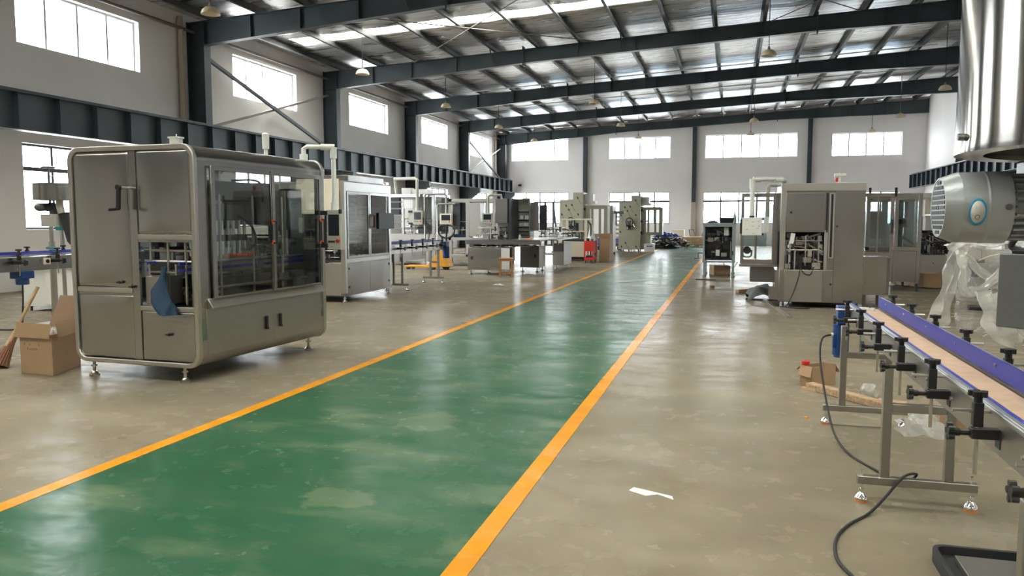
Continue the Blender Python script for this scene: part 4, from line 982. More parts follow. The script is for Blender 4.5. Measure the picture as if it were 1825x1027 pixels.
t = thing('pallet_truck', 'yellow hand pallet truck with black looped handle behind the outfeed conveyor', 'pallet truck', (-8.8, 22, 0))
px, py = -8.45, 22.6; 
B().box(px - 1.25, py - .27, .07, px - .1, py - .11, .12).box(px - 1.25, py + .11, .07, px - .1, py + .27, .12).done('fork', 'yellow_truck', t, bevel=.008)
B().prism([(px - .55, .09), (px + .22, .09), (px + .20, .16), (px + .02, .60), (px - .06, .60)], 'y', py - .20, py + .20).done('pump_body', 'yellow_truck', t, bevel=.015)
B().cyl((px + .05, py - .09, .09), (px + .05, py + .09, .09), .09, n=18).cyl((px - 1.12, py - .25, .045), (px - 1.12, py - .13, .045), .045, n=14).cyl((px - 1.12, py + .13, .045), (px - 1.12, py + .25, .045), .045, n=14).cyl((px - .3, py - .25, .045), (px - .3, py - .13, .045), .045, n=14).done('wheel', 'rubber', t)
B().cyl((px + .08, py, .45), (px + .06, py, .95), .03, n=10).tube([(px + .06, py, .95), (px - .15, py, 1.05), (px - .2, py, 1.25), (px - .08, py, 1.34), (px + .2, py, 1.34), (px + .32, py, 1.25), (px + .27, py, 1.05), (px + .06, py, .95)], .025, n=10).cyl((px + .06, py, .95), (px + .06, py, 1.34), .025).done('tow_handle', 'black', t)

# third machine with paper sheets and white pipe
t = thing('labelling_machine', 'grey stainless machine with tinted side and pale pipe arm behind the outfeed conveyor', 'labelling machine', (-7.9, 19.5, 0))
x0, x1, y0, y1 = -9.0, -7.36, 18.95, 20.3
B().box(x0, y0, .12, x1, y1, .95).done('base_cabinet', 'inox_dull', t, bevel=.006)
b = B()
for x in (x0, x1 - .1): b.box(x, y0, .95, x + .1, y0 + .1, 2.14).box(x, y1 - .1, .95, x + .1, y1, 2.14)
b.box(x0, y0, 2.06, x1, y1, 2.16).done('frame', 'inox', t, bevel=.006)
B().box(x1 - .14, y0 + .1, 1.0, x1 - .13, y1 - .1, 2.06).box(x0 + 1.1, y0 + .03, .96, x1 - .1, y0 + .04, 2.06).done('pane', 'acrylic', t)
B().box(x0 + .02, y1 - .08, .95, x1 - .1, y1 - .06, 2.06).done('back_panel', 'inox_dull', t)
B().box(x0 + .05, y0 - .02, 1.5, x0 + .5, y0 + .12, 2.06).done('roll_rack', 'dark', t)
b = B()
for k in range(5): b.box(x0 + .08, y0 - .03, 1.1 + .2 * k, x0 + .62, y0 - .02, 1.14 + .2 * k)
b.done('shelf', 'inox_dark', t)
mech(t, x0 + .5, y0 + .1, .96, x1 - .15, y1 - .2, 1.45, 41, 34, ('inox', 'dark', 'inox_bright'))
p_ = B().tube([(-8.75, 19.3, 2.16), (-8.75, 19.2, 2.58), (-8.68, 19.0, 2.62), (-7.95, 18.85, 2.62), (-7.86, 18.8, 2.58), (-7.86, 18.8, 1.66)], .045, n=12, k=1).cyl((-7.86, 18.8, 1.75), (-7.86, 18.8, 1.64), .07).done('panel_arm', 'panel_grey', t)
hp = hmi(t, -7.98, -7.68, 18.72, 1.24, 1.66); B().box(-8.14, 18.76, 1.60, -7.98, 18.80, 1.66).box(-8.14, 18.76, 1.24, -7.98, 18.80, 1.30).done('panel_grip', 'black', hp)
B().box(-8.14, 18.78, 1.29, -7.98, 18.83, 1.61).done('panel_back', 'panel_grey', hp)
B().box(-8.27, 18.75, 1.72, -7.98 - .02, 18.76, 1.98).done('paper_sheet', 'paper', t)
B().cyl((-8.3, 18.78, 1.0), (-8.3, 18.78, 1.75), .02, n=8).box(-8.31, 18.76, .95, -8.29, 18.95, 1.0).done('paper_stand', 'inox_bright', t)
B().box(-8.45, 19.0, 2.16, -8.15, 19.3, 2.34).box(-8.1, 19.0, 2.16, -7.6, 19.4, 2.3).done('roof_box', 'white_plastic', t, bevel=.008)
for (x, y) in ((x0 + .1, y0 + .08), (x1 - .1, y0 + .08), (x0 + .1, y1 - .08), (x1 - .1, y1 - .08)): foot(t, x, y, .13, .05, .018)

t.location = (-10.05, 25.0, 0); t.scale = (1.1, 1.1, 1.1)
# open frame machine with stalked panel
t = thing('frame_machine', 'open grey steel frame machine with a stalked operator panel, left of the step ladder', 'packing machine', (-8.6, 25.5, 0))
x0, x1, y0, y1 = -8.95, -7.3, 24.3, 26.4
b = B()
for x in (x0, -8.35, x1 - .12):
    for y in (y0, y1): b.box(x, y, .1, x + .12, y + .12, 2.2)
for z in (2.1, .85, .3):
    for y in (y0, y1): b.box(x0, y, z, x1, y + .1, z + .1)
    for x in (x0, x1 - .1): b.box(x, y0, z, x + .1, y1, z + .1)
b.done('frame', 'inox_dull', t, bevel=.006)
B().box(x0 + .1, y0 + .05, .88, x1 - .1, y1, .93).done('work_deck', 'inox', t)
B().box(-8.22, y0 - .02, .98, -7.85, y0 + .5, 2.06).done('electrical_box', 'inox_dull', t, bevel=.006)
B().box(-8.80, y0, 1.2, -8.55, y0 + .02, 2.05).done('dark_pane', 'dark', t)
mech(t, x0 + .15, y0 + .15, .95, x1 - .15, y1 - .2, 1.5, 51, 36, ('inox', 'dark', 'inox_bright'))
mech(t, x0 + .2, y0 + .2, .32, x1 - .2, y1 - .2, .8, 52, 14, ('pipe_white', 'dark', 'inox'))
B().tube([(-9.75, 24.25, .02), (-9.75, 24.25, 2.3), (-9.7, 24.25, 2.36), (-9.05, 24.25, 2.36), (-9.0, 24.25, 2.3), (-9.0, 24.25, 1.72)], .03, n=10, k=1).done('panel_stalk', 'inox_dull', t)
B().tube([(-9.3, 24.22, .02), (-9.3, 24.22, 2.0), (-9.25, 24.22, 2.04), (-8.7, 24.22, 2.04)], .025, n=8, k=1).done('guard_rail', 'inox_dull', t)
hmi(t, -9.18, -8.78, 24.12, 1.38, 1.72, 'cream', .12)
b = B()
for x in (x0 + .06, x1 - .06):
    for y in (y0 + .06, y1 + .06): b.cyl((x, y, 0), (x, y, .1), .04, n=10)
b.done('foot', 'dark', t)
single('cushion_roll', 'cream and dark blue folded cloth lying on the open frame machine', 'cloth', 'blue_cloth', B().obox((-8.62, 24.5, .99), (.42, .15, .12)), bevel=.03)

# ------------------------------------------------------------------ machine with open electrical cabinet, stool, ladder
t = thing('assembly_line', 'long low stainless machine with open electrical cabinet, behind the wooden stool', 'machine', (-6.2, 21.8, 0))
def cab(x0, y0, x1, y1, z0, z1, m, nm='base_cabinet'): return B().box(x0, y0, z0, x1, y1, z1).done(nm, m, t, bevel=.006)
c1 = cab(-7.08, 20.75, -6.02, 21.6, .13, .76, 'inox'); B().box(-6.10, 20.735, .15, -5.86, 20.75, .74).done('side_door', 'grey_blue' if False else 'white_plastic', c1)
B().box(-6.98, 20.73, .42, -6.92, 20.75, .50).done('latch', 'black', c1)
c2 = cab(-5.95, 22.2, -5.40, 23.0, .13, .76, 'inox_dark'); B().box(-5.52, 22.185, .42, -5.47, 22.2, .52).done('latch', 'black', c2)
B().box(-5.39, 22.2, .13, -5.37, 22.95, .76).done('side_door', 'white_plastic', c2)
c3 = cab(-5.28, 23.6, -4.94, 24.8, .13, .80, 'panel_grey'); B().box(-5.26, 23.585, .55, -4.95, 23.6, .79).done('red_film', 'red' if False else 'strut', c3)
for (x, y) in ((-7.0, 20.8), (-6.7, 21.5), (-6.05, 20.85), (-6.08, 21.5), (-5.9, 22.3), (-5.45, 22.25), (-5.45, 22.9), (-5.2, 23.7), (-5.0, 24.7)): foot(t, x, y, .14, .05, .014)
b = B()
for x in (-7.0, -6.6, -6.2, -5.8, -5.4): b.box(x, 20.9, .76, x + .05, 20.95, .96).box(x, 21.6, .76, x + .05, 21.65, .96)
for y in (22.5, 23.3, 24.1): b.box(-5.45, y, .76, -5.40, y + .05, .96).box(-5.1, y, .76, -5.05, y + .05, .96)
b.done('table_post', 'inox_dark', t)
B().box(-7.15, 20.75, .93, -5.0, 21.75, .97).box(-5.75, 21.75, .93, -4.75, 24.9, .97).box(-7.15, 20.74, .84, -5.0, 20.77, .93).done('table_top', 'inox_dark', t, bevel=.006)
mech(t, -7.0, 20.85, .77, -5.2, 21.6, .92, 61, 20, ('inox', 'dark', 'inox_bright'))
e = B().box(-6.36, 21.30, .97, -5.98, 21.36, 2.10).box(-6.36, 21.0, 1.42, -6.0, 21.30, 2.10).done('stainless_hood', 'inox', t, bevel=.008)
B().box(-6.0, 21.05, .97, -5.95, 22.0, 2.11).done('hood_side', 'dark', t)
ec = B().box(-6.24, 22.42, .97, -5.60, 22.46, 2.12).box(-6.24, 22.0, .97, -6.21, 22.44, 2.12).box(-5.64, 22.0, .97, -5.60, 22.44, 2.12).box(-6.24, 22.0, 2.09, -5.60, 22.44, 2.12).done('electrical_cabinet', 'inox', t, bevel=.004)
B().box(-6.20, 22.41, 1.0, -5.64, 22.42, 2.08).done('mounting_plate', 'panel_grey', ec)
b = B(); b2 = B()
for z in (1.75, 1.62, 1.50, 1.30, 1.18, 1.08): b.box(-6.18, 22.33, z - .02, -5.65, 22.41, z + .015)
for k in range(3): b2.box(-6.14 + .16 * k, 22.25, 1.53, -6.03 + .16 * k, 22.41, 1.64)
for k in range(7): b2.box(-6.0 + .045 * k, 22.3, 1.33, -5.965 + .045 * k, 22.41, 1.43)
b.done('cable_duct', 'dark', ec); b2.done('drive_unit', 'white_plastic', ec)
B().box(-5.60, 22.44, 1.2, -5.46, 22.48, 2.02).done('door', 'inox', t)
B().box(-5.46, 22.56, 1.22, -5.24, 22.60, 1.95).done('dark_door', 'dark', t); handle(t, (-5.44, 22.55, 1.62), L=.2, out=(0, -1, 0))
hmi(t, -6.72, -6.42, 20.95, 1.42, 1.7, 'panel_grey'); B().tube([(-6.55, 21.0, 1.70), (-6.55, 21.0, 2.16), (-6.5, 21.0, 2.2), (-6.2, 21.1, 2.2), (-6.2, 21.15, 2.1)], .035, n=10, k=1).done('panel_arm', 'panel_grey', t)
B().box(-6.75, 21.1, .97, -6.55, 21.3, 1.42).done('panel_post', 'inox_dull', t)
mech(t, -6.9, 21.0, .98, -6.4, 21.5, 1.35, 62, 18, ('inox', 'dark', 'inox_bright', 'pipe_white'))
mech(t, -6.3, 21.05, .98, -5.95, 21.28, 1.38, 63, 14, ('black', 'dark', 'inox_dull'))
mech(t, -5.6, 23.0, .98, -4.8, 24.6, 1.3, 64, 22, ('inox', 'grey_metal', 'inox_dull'))
B().cyl((-5.6, 22.2, 2.12), (-5.6, 22.2, 2.2), .02).obox((-5.6, 22.2, 2.2), (.2, .03, .02)).box(-5.85, 22.1, 2.12, -5.65, 22.3, 2.15).done('roof_fitting', 'inox_dull', t)
single('spray_bottle', 'small yellow bottle standing on the table of the long low machine', 'bottle', 'cream', B().lathe([(0, 0), (.04, 0), (.04, .08), (.02, .11), (.02, .14), (0, .14)], (-5.62, 20.95, .97), n=12), loc=(-5.62, 20.95, .97))
single('rag', 'orange rag on the table of the long low machine', 'rag', 'orange_pad', B().grid(crumple(-5.38, 21.0, .1, .1, .06, 17, .004, .97), 12, 12), smooth=80)
def stool():
    t = thing('stool', 'square wooden stool standing in front of the long low stainless machine', 'stool', (-5.79, 20.15, 0), rz=radians(12), world=False)
    B().box(-.19, -.19, .475, .19, .19, .50).done('seat', 'wood', t, bevel=.006)
    for sx in (-1, 1):
        for sy in (-1, 1): B().hexa([(sx * .165 - .02, sy * .165 - .02, 0), (sx * .165 + .02, sy * .165 - .02, 0), (sx * .165 + .02, sy * .165 + .02, 0), (sx * .165 - .02, sy * .165 + .02, 0), (sx * .15 - .022, sy * .15 - .022, .475), (sx * .15 + .022, sy * .15 - .022, .475), (sx * .15 + .022, sy * .15 + .022, .475), (sx * .15 - .022, sy * .15 + .022, .475)]).done('leg', 'wood', t)
    b = B()
    for sy in (-1, 1): b.box(-.14, sy * .155 - .012, .08, .14, sy * .155 + .012, .12).box(-.14, sy * .15 - .012, .42, .14, sy * .15 + .012, .475)
    for sx in (-1, 1): b.box(sx * .155 - .012, -.14, .12, sx * .155 + .012, .14, .16).box(sx * .15 - .012, -.14, .42, sx * .15 + .012, .14, .475)
    b.done('stretcher', 'wood', t)
stool()
t = thing('step_ladder', 'grey folding step ladder standing behind the long low stainless machine', 'ladder', (-6.3, 27.5, 0))
for sy, nm in ((-1, 'front_frame'), (1, 'rear_frame')):
    b = B()
    for sx in (-1, 1): b.bar((-6.3 + sx * .28, 27.5 + sy * .5, 0), (-6.3 + sx * .14, 27.5 + sy * .05, 2.15), .05, .03)
    for k in range(1, 7):
        f_ = k / 7; w = .28 - .14 * f_; b.bar((-6.3 - w, 27.5 + sy * (.5 - .45 * f_), 2.15 * f_), (-6.3 + w, 27.5 + sy * (.5 - .45 * f_), 2.15 * f_), .06 if sy < 0 else .03, .03)
    b.done(nm, 'grey_metal', t)
B().box(-6.48, 27.4, 2.13, -6.12, 27.6, 2.17).done('top_step', 'grey_metal', t)

# ------------------------------------------------------------------ cream machine, tool cart, cartons, green machines
t = thing('cream_machine', 'cream painted machine with open framed upper half, behind the red tool cart', 'packing machine', (-5.8, 29.2, 0))
x0, x1, y0, y1 = -6.17, -5.16, 28.72, 29.9
B().box(x0, y0, .15, x1, y1, .72).box(-6.45, y0 + .1, .27, x0, y1, .80).done('body', 'cream', t, bevel=.008)
b = B()
for x in (x0, x1 - .09):
    for y in (y0, y1 - .08): b.box(x, y, .72, x + .09, y + .08, 1.56)
b.box(x0, y0, 1.51, x1, y0 + .08, 1.57).box(x0, y1 - .08, 1.51, x1, y1, 1.57).box(x0, y0, 1.51, x0 + .08, y1, 1.57).box(x1 - .08, y0, 1.51, x1, y1, 1.57).box(x0, y0 + .1, 1.07, x1, y0 + .15, 1.11)
b.done('frame', 'cream', t, bevel=.006)
B().box(x0 + .1, y0 + .05, .72, x1 - .1, y1 - .1, .80).done('work_deck', 'dark', t)
mech(t, x0 + .15, y0 + .15, .8, x1 - .15, y1 - .15, 1.1, 71, 26, ('black', 'teal', 'dark', 'inox_dull'))
B().lathe([(.06, 0), (.10, 0), (.10, .06), (.06, .06)], (-5.75, y0 + .2, 1.2), (0, 1, 0), n=20, close=True).box(-5.62, y0 + .2, 1.1, -5.5, y0 + .4, 1.4).done('reel', 'black', t)
b = B()
for x in (-6.35, -6.05, -5.3):
    for y in (y0 + .15, y1 - .1): b.cyl((x, y, 0), (x, y, .28), .04, n=10)
b.done('foot', 'dark', t); B().box(-6.2, y0 + .2, .05, -5.3, y1 - .1, .15).done('underframe', 'dark', t)
b = B()
for z in (.75, .68, .62, .32): b.cyl((-6.45, y0 + .2, z), (-6.52, y0 + .2, z), .025, n=8)
b.done('latch', 'black', t)
t = thing('tool_cart', 'red wheeled tool cart with open shelf beside the walkway', 'tool cart', (-4.85, 27.7, 0))
x0, x1, y0, y1 = -5.0, -4.66, 27.35, 28.05
B().box(x0, y0, .42, x1, y1, .72).done('drawer_box', 'red', t, bevel=.006)
B().ring([(x0, y0), (x1, y0), (x1, y1), (x0, y1)], [(x0 + .015, y0 + .015), (x1 - .015, y0 + .015), (x1 - .015, y1 - .015), (x0 + .015, y1 - .015)], 'z', .72, .78).done('top_tray', 'red', t)
b = B()
for x in (x0, x1 - .04):
    for y in (y0, y1 - .04): b.box(x, y, .1, x + .04, y + .04, .42)
b.box(x0, y0, .10, x1, y1, .15).box(x0, y0, .10, x1, y0 + .01, .2).box(x1 - .01, y0, .10, x1, y1, .2).done('lower_shelf', 'red', t)
b = B()
for x in (x0 + .05, x1 - .05):
    for y in (y0 + .05, y1 - .05): b.cyl((x - .012, y, .04), (x + .012, y, .04), .04, n=14).box(x - .015, y - .015, .06, x + .015, y + .015, .1)
b.done('caster', 'black', t)
b = B()
for k in range(3): b.box(x1, y0 + .05, .44 + .09 * k, x1 + .006, y1 - .05, .515 + .09 * k)
b.done('drawer', 'red', t)
for (x, y, s_, m, lb) in ((-4.9, 27.5, .07, 'dark', 'dark hand tool on the top tray of the red tool cart'), (-4.78, 27.75, .10, 'white_plastic', 'crumpled white paper on the top tray of the red tool cart'), (-4.75, 27.5, .06, 'teal', 'green box on the top tray of the red tool cart')):
    single('tool' if m == 'dark' else ('paper_wad' if m == 'white_plastic' else 'small_box'), lb, 'tool' if m == 'dark' else ('paper' if m == 'white_plastic' else 'box'), m, B().obox((x, y, .725 + s_), (s_ * 1.4, s_ * 1.5, 2 * s_), (.0, .0, .5)), smooth=0)
single('parts_tray', 'black box of parts on the lower shelf of the red tool cart', 'box', 'dark', B().box(-4.95, 27.45, .15, -4.75, 27.8, .26), smooth=0)
single('carton', 'tall brown cardboard carton standing behind the red tool cart', 'carton', 'card', B().box(-4.62, 28.35, 0, -4.25, 29.2, 1.0).obox((-4.44, 28.33, .93), (.4, .012, .2), (.25, 0, 0)), loc=(-4.44, 28.8, 0), smooth=0)
t = thing('upright_hose_stand', 'white cloth draped over a dark hooked post beside the tool cart', 'post', (-4.98, 28.6, 0))
B().tube([(-4.98, 28.6, 0), (-4.98, 28.6, 1.2), (-5.02, 28.6, 1.38), (-5.1, 28.6, 1.45)], .03, n=8).done('post', 'dark', t)
B().grid(lambda u, v: Vector((-4.98 + (.06 + .22 * v) * cos(u * 2 * pi) * .6, 28.68 + (.03 + .1 * v) * sin(u * 2 * pi) * (1 + .2 * sin(9 * u)), 1.35 - .62 * v)), 24, 8, True).done('cloth', 'white_plastic', t, smooth=80)
def green_machine(loc, lab, dup):
    t = thing('film_covered_machine', lab, 'packaging machine', loc, world=False)
    B().prism([(0, .12), (1.05, .12), (1.02, 2.68), (.60, 2.68), (.60, 2.38), (.02, 2.38)], 'y', 0, 1.0).done('body', 'film_green', t, bevel=.01)
    b = B(); r = random.Random(3)
    for (x, z) in ((.12, 1.75), (.3, 2.12), (.55, 2.15), (.82, 1.75), (.1, .95), (.35, .42), (.85, .25), (.15, .25), (.8, 2.45), (.42, 1.95)):
        b.obox((x, -.003, z), (.055, .004, .10), (0, radians(-28), 0))
        if r.random() < .5: b.obox((x + .09, -.003, z - .18), (.012, .004, .24), (0, radians(-28), 0))
    b.done('film_print', 'print', t, smooth=0)
    mech(t, .40, -.22, 1.05, .66, 0, 1.55, 81, 16, ('black', 'black', 'inox_bright'))
    B().tube([(.4, -.1, 1.2), (.38, -.15, 1.5), (.53, -.16, 1.62), (.68, -.15, 1.5), (.66, -.1, 1.2)], .022, n=8).box(.40, -.12, 1.05, .66, -.0, 1.3).done('drive_chain', 'black', t)
    B().cyl((.68, -.1, 1.35), (.80, -.14, 1.18), .03, n=10).done('valve', 'chrome', t)
    # open door standing out at the right, with slotted windows
    d_ = B()
    X0, X1, Z0, Z1 = 1.05, 1.98, .80, 2.14
    cuts = [(1.30, 1.36), (1.45, 1.68), (1.78, 1.90)]; xs = [X0] + [q for c in cuts for q in c] + [X1]
    for a, c in zip(xs[::2], xs[1::2]): d_.box(a, .12, Z0, c, .16, Z1)
    for a, c in cuts: d_.box(a, .12, Z0, c, .16, .94).box(a, .12, 1.98, c, .16, Z1)
    d_.box(1.30, .12, 1.42, 1.36, .16, 1.50)
    dd = d_.done('door', 'green_dark', t); b = B()
    for z in (.92, 1.45, 1.98): b.cyl((1.08, .10, z - .05), (1.08, .10, z + .05), .04, n=8)
    b.done('hinge', 'black', dd)
    B().box(1.98, .1, .8, 2.06, .8, 2.10).done('door_return', 'green_dark', t)
    B().box(1.05, .2, .12, 1.5, 1.0, .80).done('side_box', 'film_green', t, bevel=.008)
    B().box(1.05, .3, 2.30, 1.40, .8, 2.62).box(1.05, .25, 2.2, 1.5, .9, 2.32).box(1.05, .3, .8, 1.06, .9, 2.2).done('top_cover', 'white_plastic', t, bevel=.02)
    B().cyl((.98, .3, 2.68), (.98, .3, 2.78), .025, n=8).done('roof_fitting', 'red' if not dup else 'dark', t)
    b = B()
    for x in (.12, .5, .95, 1.4):
        for y in (.1, .9): b.cyl((x, y, 0), (x, y, .13), .025, n=8)
    b.done('foot', 'dark', t)
    return t
green_machine((-7.12, 33.0, -.0), 'olive film covered machine standing behind the cream machine', False)
green_machine((-5.24, 37.75, 0), 'olive film covered machine with black drive on its front, beside the walkway', True)
t = thing('machine_cover', 'grey side cabinet with spindle beside the film covered machine behind the cream machine', 'machine', (-5.1, 34.5, 0))
B().box(-5.35, 34.2, .1, -5.0, 35.2, 2.15).done('body', 'inox_dull', t, bevel=.01)
B().cyl((-5.0, 34.6, 1.85), (-4.55, 34.6, 1.85), .06).cyl((-4.9, 34.6, 1.85), (-4.9, 34.6, 1.3), .04).done('spindle', 'inox_dull', t)
B().cyl((-5.3, 34.3, 0), (-5.3, 34.3, .1), .04).cyl((-5.05, 35.1, 0), (-5.05, 35.1, .1), .04).done('foot', 'dark', t)
t = thing('crate', 'white plastic box with a blue word on it beside the film covered machine', 'box', (-3.75, 37.7, 0))
B().box(-3.98, 37.5, 0, -3.52, 37.9, .36).done('body', 'white_plastic', t, bevel=.015)
B().box(-4.0, 37.48, .36, -3.5, 37.92, .40).done('lid', 'white_plastic', t, bevel=.01)
b = B(); x = -3.86
for w in (.04, .025, .035, .03, .04, .025): b.box(x, 37.494, .25, x + w, 37.5, .25 + (.05 if w < .035 else .07)); x += w + .012
b.done('lettering', 'print_blue', t, smooth=0)
# purple-skirted trolley between the green machines
t = thing('hand_trolley', 'dark trolley with purple bins between the two film covered machines', 'trolley', (-5.9, 39.5, 0))
B().box(-6.6, 39.2, .35, -5.2, 39.9, .62).done('bin', 'purple', t, bevel=.01)
B().box(-6.6, 39.2, .25, -5.2, 39.9, .33).box(-5.95, 39.25, .6, -5.75, 39.4, 1.65).done('frame', 'dark', t)
b = B()
for x in (-6.4, -5.9, -5.4): b.cyl((x, 39.3, .12), (x, 39.36, .12), .12, n=12).box(x - .02, 39.3, .12, x + .02, 39.36, .26)
b.done('wheel', 'rubber', t)
t = thing('pallet_rack', 'stack of slatted wooden crates between the film covered machines', 'crate stack', (-5.6, 42, 0))
b = B()
for x in (-6.3, -5.7, -5.0): b.box(x, 41.9, 0, x + .08, 41.98, 1.75)
for k in range(8): b.box(-6.35, 41.86, .1 + .22 * k, -4.9, 41.9, .2 + .22 * k)
b.done('slats', 'old_wood', t, smooth=0)
# scrap heap and lumber at the end wall
r = random.Random(21); bs = [B() for _ in range(4)]
for i in range(320):
    a = r.random() * 6.28; q = r.random() ** .7; x = -3.3 + 1.1 * q * cos(a); y = 43.2 + 1.1 * q * sin(a); z = .06 + (.30 + .5 * (1 - q)) * r.random()
    dx, dy, dz = (r.random() - .5) * .9, (r.random() - .5) * .6, (r.random() - .5) * .35
    bs[i % 4].bar((x - dx / 2, y - dy / 2, max(.03, z - dz / 2)), (x + dx / 2, y + dy / 2, max(.03, z + dz / 2)), .05 + .05 * r.random(), .04)
hp = thing('scrap_heap', 'heap of black, silver and blue machine scrap by the end wall', 'scrap heap', (-3.3, 43.2, 0), kind='stuff')
for b, m in zip(bs, ('dark', 'inox_dull', 'black', 'dark')): b.done('scrap', m, hp, smooth=0)
b = B(); b.grid(crumple(-3.35, 43.3, .7, .4, .30, 30, .0), 18, 18); bmesh.ops.translate(b.bm, verts=b.bm.verts, vec=(0, 0, .62)); b.done('tarpaulin', 'blue_rail', hp, smooth=80)
B().cyl((-3.3, 43.2, 0), (-3.3, 43.2, .45), .9, .35, n=14).done('scrap', 'dark', hp)
t = thing('lumber_stack', 'stack of pale timber boards on a pallet at the end wall', 'lumber stack', (-1.9, 46, 0))
B().box(-2.9, 45.5, 0, -2.7, 46.7, .14).box(-2.0, 45.5, 0, -1.8, 46.7, .14).box(-1.1, 45.5, 0, -.9, 46.7, .14).done('bearer', 'old_wood', t, smooth=0)
for k in range(5):
    for j in range(3):
        B().obox((-1.95 + .05 * (k % 3) + .08 * j, 45.7 + .38 * j, .19 + .085 * k), (2.3 - .12 * k, .34, .075), (0, 0, .02 * (k - 2))).done('board', 'lumber', t, smooth=0)
single('board', 'reddish board leaning on the end wall beside the timber stack', 'board', 'old_wood', B().bar((-.75, 48.3, .05), (-.35, 49.0, 1.4), .4, .05), smooth=0)
single('board', 'dark board leaning against the end wall behind the timber stack', 'board', 'card_dark', B().bar((-1.75, 48.2, .05), (-1.45, 49.0, 1.1), .3, .05), smooth=0)
single('carton', 'cream carton standing at the end wall behind the scrap heap', 'carton', 'cream', B().box(-3.4, 47.2, 0, -2.7, 47.9, .95), loc=(-3.05, 47.5, 0), smooth=0)
single('handcart_frame', 'grey tubular frame leaning at the end wall near the cream carton', 'frame', 'grey_metal', B().tube([(-2.25, 47.3, .03), (-2.45, 47.8, .95), (-2.2, 47.85, .95), (-1.9, 47.3, .03)], .03, n=6, k=1))
single('security_camera', 'small dark wall camera high on the left end of the end wall', 'camera', 'dark', B().cyl((-13.25, 49.0, 3.75), (-13.1, 48.9, 3.7), .05).box(-13.2, 49.0, 3.7, -13.1, 49.2, 3.82))

# ------------------------------------------------------------------ right: grey cabinet machine
t = thing('grey_machine', 'pale blue-grey cabinet machine on legs with open front, right of the walkway', 'machine', (-.3, 22.2, 0))
x0, x1, y0, y1 = -.74, .10, 21.55, 22.9
b = B().box(x0, y0, .38, x0 + .06, y0 + .05, 1.36).box(x1 - .09, y0, .38, x1, y0 + .05, 1.36).box(x0, y0, 1.33, x1, y0 + .05, 1.40).box(x0 + .06, y0 + .02, .38, x1 - .09, y0 + .05, .43)
b.done('front_frame', 'grey_blue', t, bevel=.005)
B().box(x1 - .02, y0 + .05, .38, x1, y1, 1.40).box(x0, y0 + .05, .38, x0 + .02, y1, 1.40).box(x0, y1 - .02, .38, x1, y1, 1.40).done('side_panel', 'grey_blue', t)
B().box(x0 - .01, y0 - .01, 1.40, x1 + .01, y1, 1.43).done('top', 'grey_blue', t, bevel=.005)
B().box(x0 + .03, y0 + .1, .45, x1 - .05, y1 - .05, .50).box(x0 + .06, y0 + .3, .50, x1 - .08, y0 + .9, .95).done('inner_block', 'black', t)
mech(t, x0 + .06, y0 + .08, .5, x1 - .1, y0 + .5, 1.05, 91, 34, ('black', 'dark', 'black', 'inox_dull'))
mech(t, x0 + .1, y0 + .2, .95, x1 - .15, y0 + .8, 1.28, 92, 16, ('grey_metal', 'inox_dull', 'white_plastic'))
B().box(-.40, y0 + .04, .56, -.30, y0 + .07, .72).box(-.2, y0 + .2, 1.10, -.08, y0 + .3, 1.32).done('label_plate', 'white_plastic', t)
b = B()
for x in (x0 + .05, x1 - .05):
    for y in (y0 + .05, y1 - .05): b.box(x - .03, y - .03, .04, x + .03, y + .03, .38).cyl((x, y, 0), (x, y, .05), .05, n=12)
b.box(x0 + .03, y0 + .05, .15, x0 + .07, y1 - .05, .19).done('leg', 'grey_blue', t)
B().tube([(x0, y0 + .2, .62), (x0 - .12, y0 + .2, .62), (x0 - .12, y0 + .18, .48), (x0 - .22, y0 + .18, .48)], .014, n=8, k=1).done('crank_handle', 'black', t)
B().box(.02, y0 - .012, .58, .05, y0, .70).done('latch', 'black', t)
B().tube([(-.2, y0 + .1, .42), (-.15, y0 + .05, .28), (.05, y0 + .05, .25), (.16, y0 + .1, .40)], .008).done('cable', 'rubber', t)
single('tool_tray', 'black bin on top of the pale blue-grey cabinet machine', 'bin', 'black', B().hexa([(-.30, 22.0, 1.43), (.12 - .1, 22.0, 1.43), (.02, 22.4, 1.43), (-.30, 22.4, 1.43), (-.34, 21.95, 1.57), (.06, 21.95, 1.57), (.06, 22.45, 1.57), (-.34, 22.45, 1.57)]), smooth=0)
single('spray_bottle', 'white bottle standing at the right end on top of the blue-grey machine', 'bottle', 'pipe_white', B().lathe([(0, 0), (.06, 0), (.06, .13), (.05, .15), (.05, .2), (.02, .25), (.02, .32), (0, .32)], (.06, 22.7, 1.43), n=14), loc=(.06, 22.7, 1.43))
single('rag', 'dark rag heaped at the left end on top of the blue-grey machine', 'rag', 'dark', B().grid(crumple(-.52, 22.2, .16, .16, .09, 44, .002, 1.43), 12, 12), smooth=80)
single('carton', 'brown cardboard carton under the pale blue-grey cabinet machine', 'carton', 'card', B().obox((-.30, 22.9 - .35, .13), (.45, .55, .26), (0, 0, .25)), smooth=0)

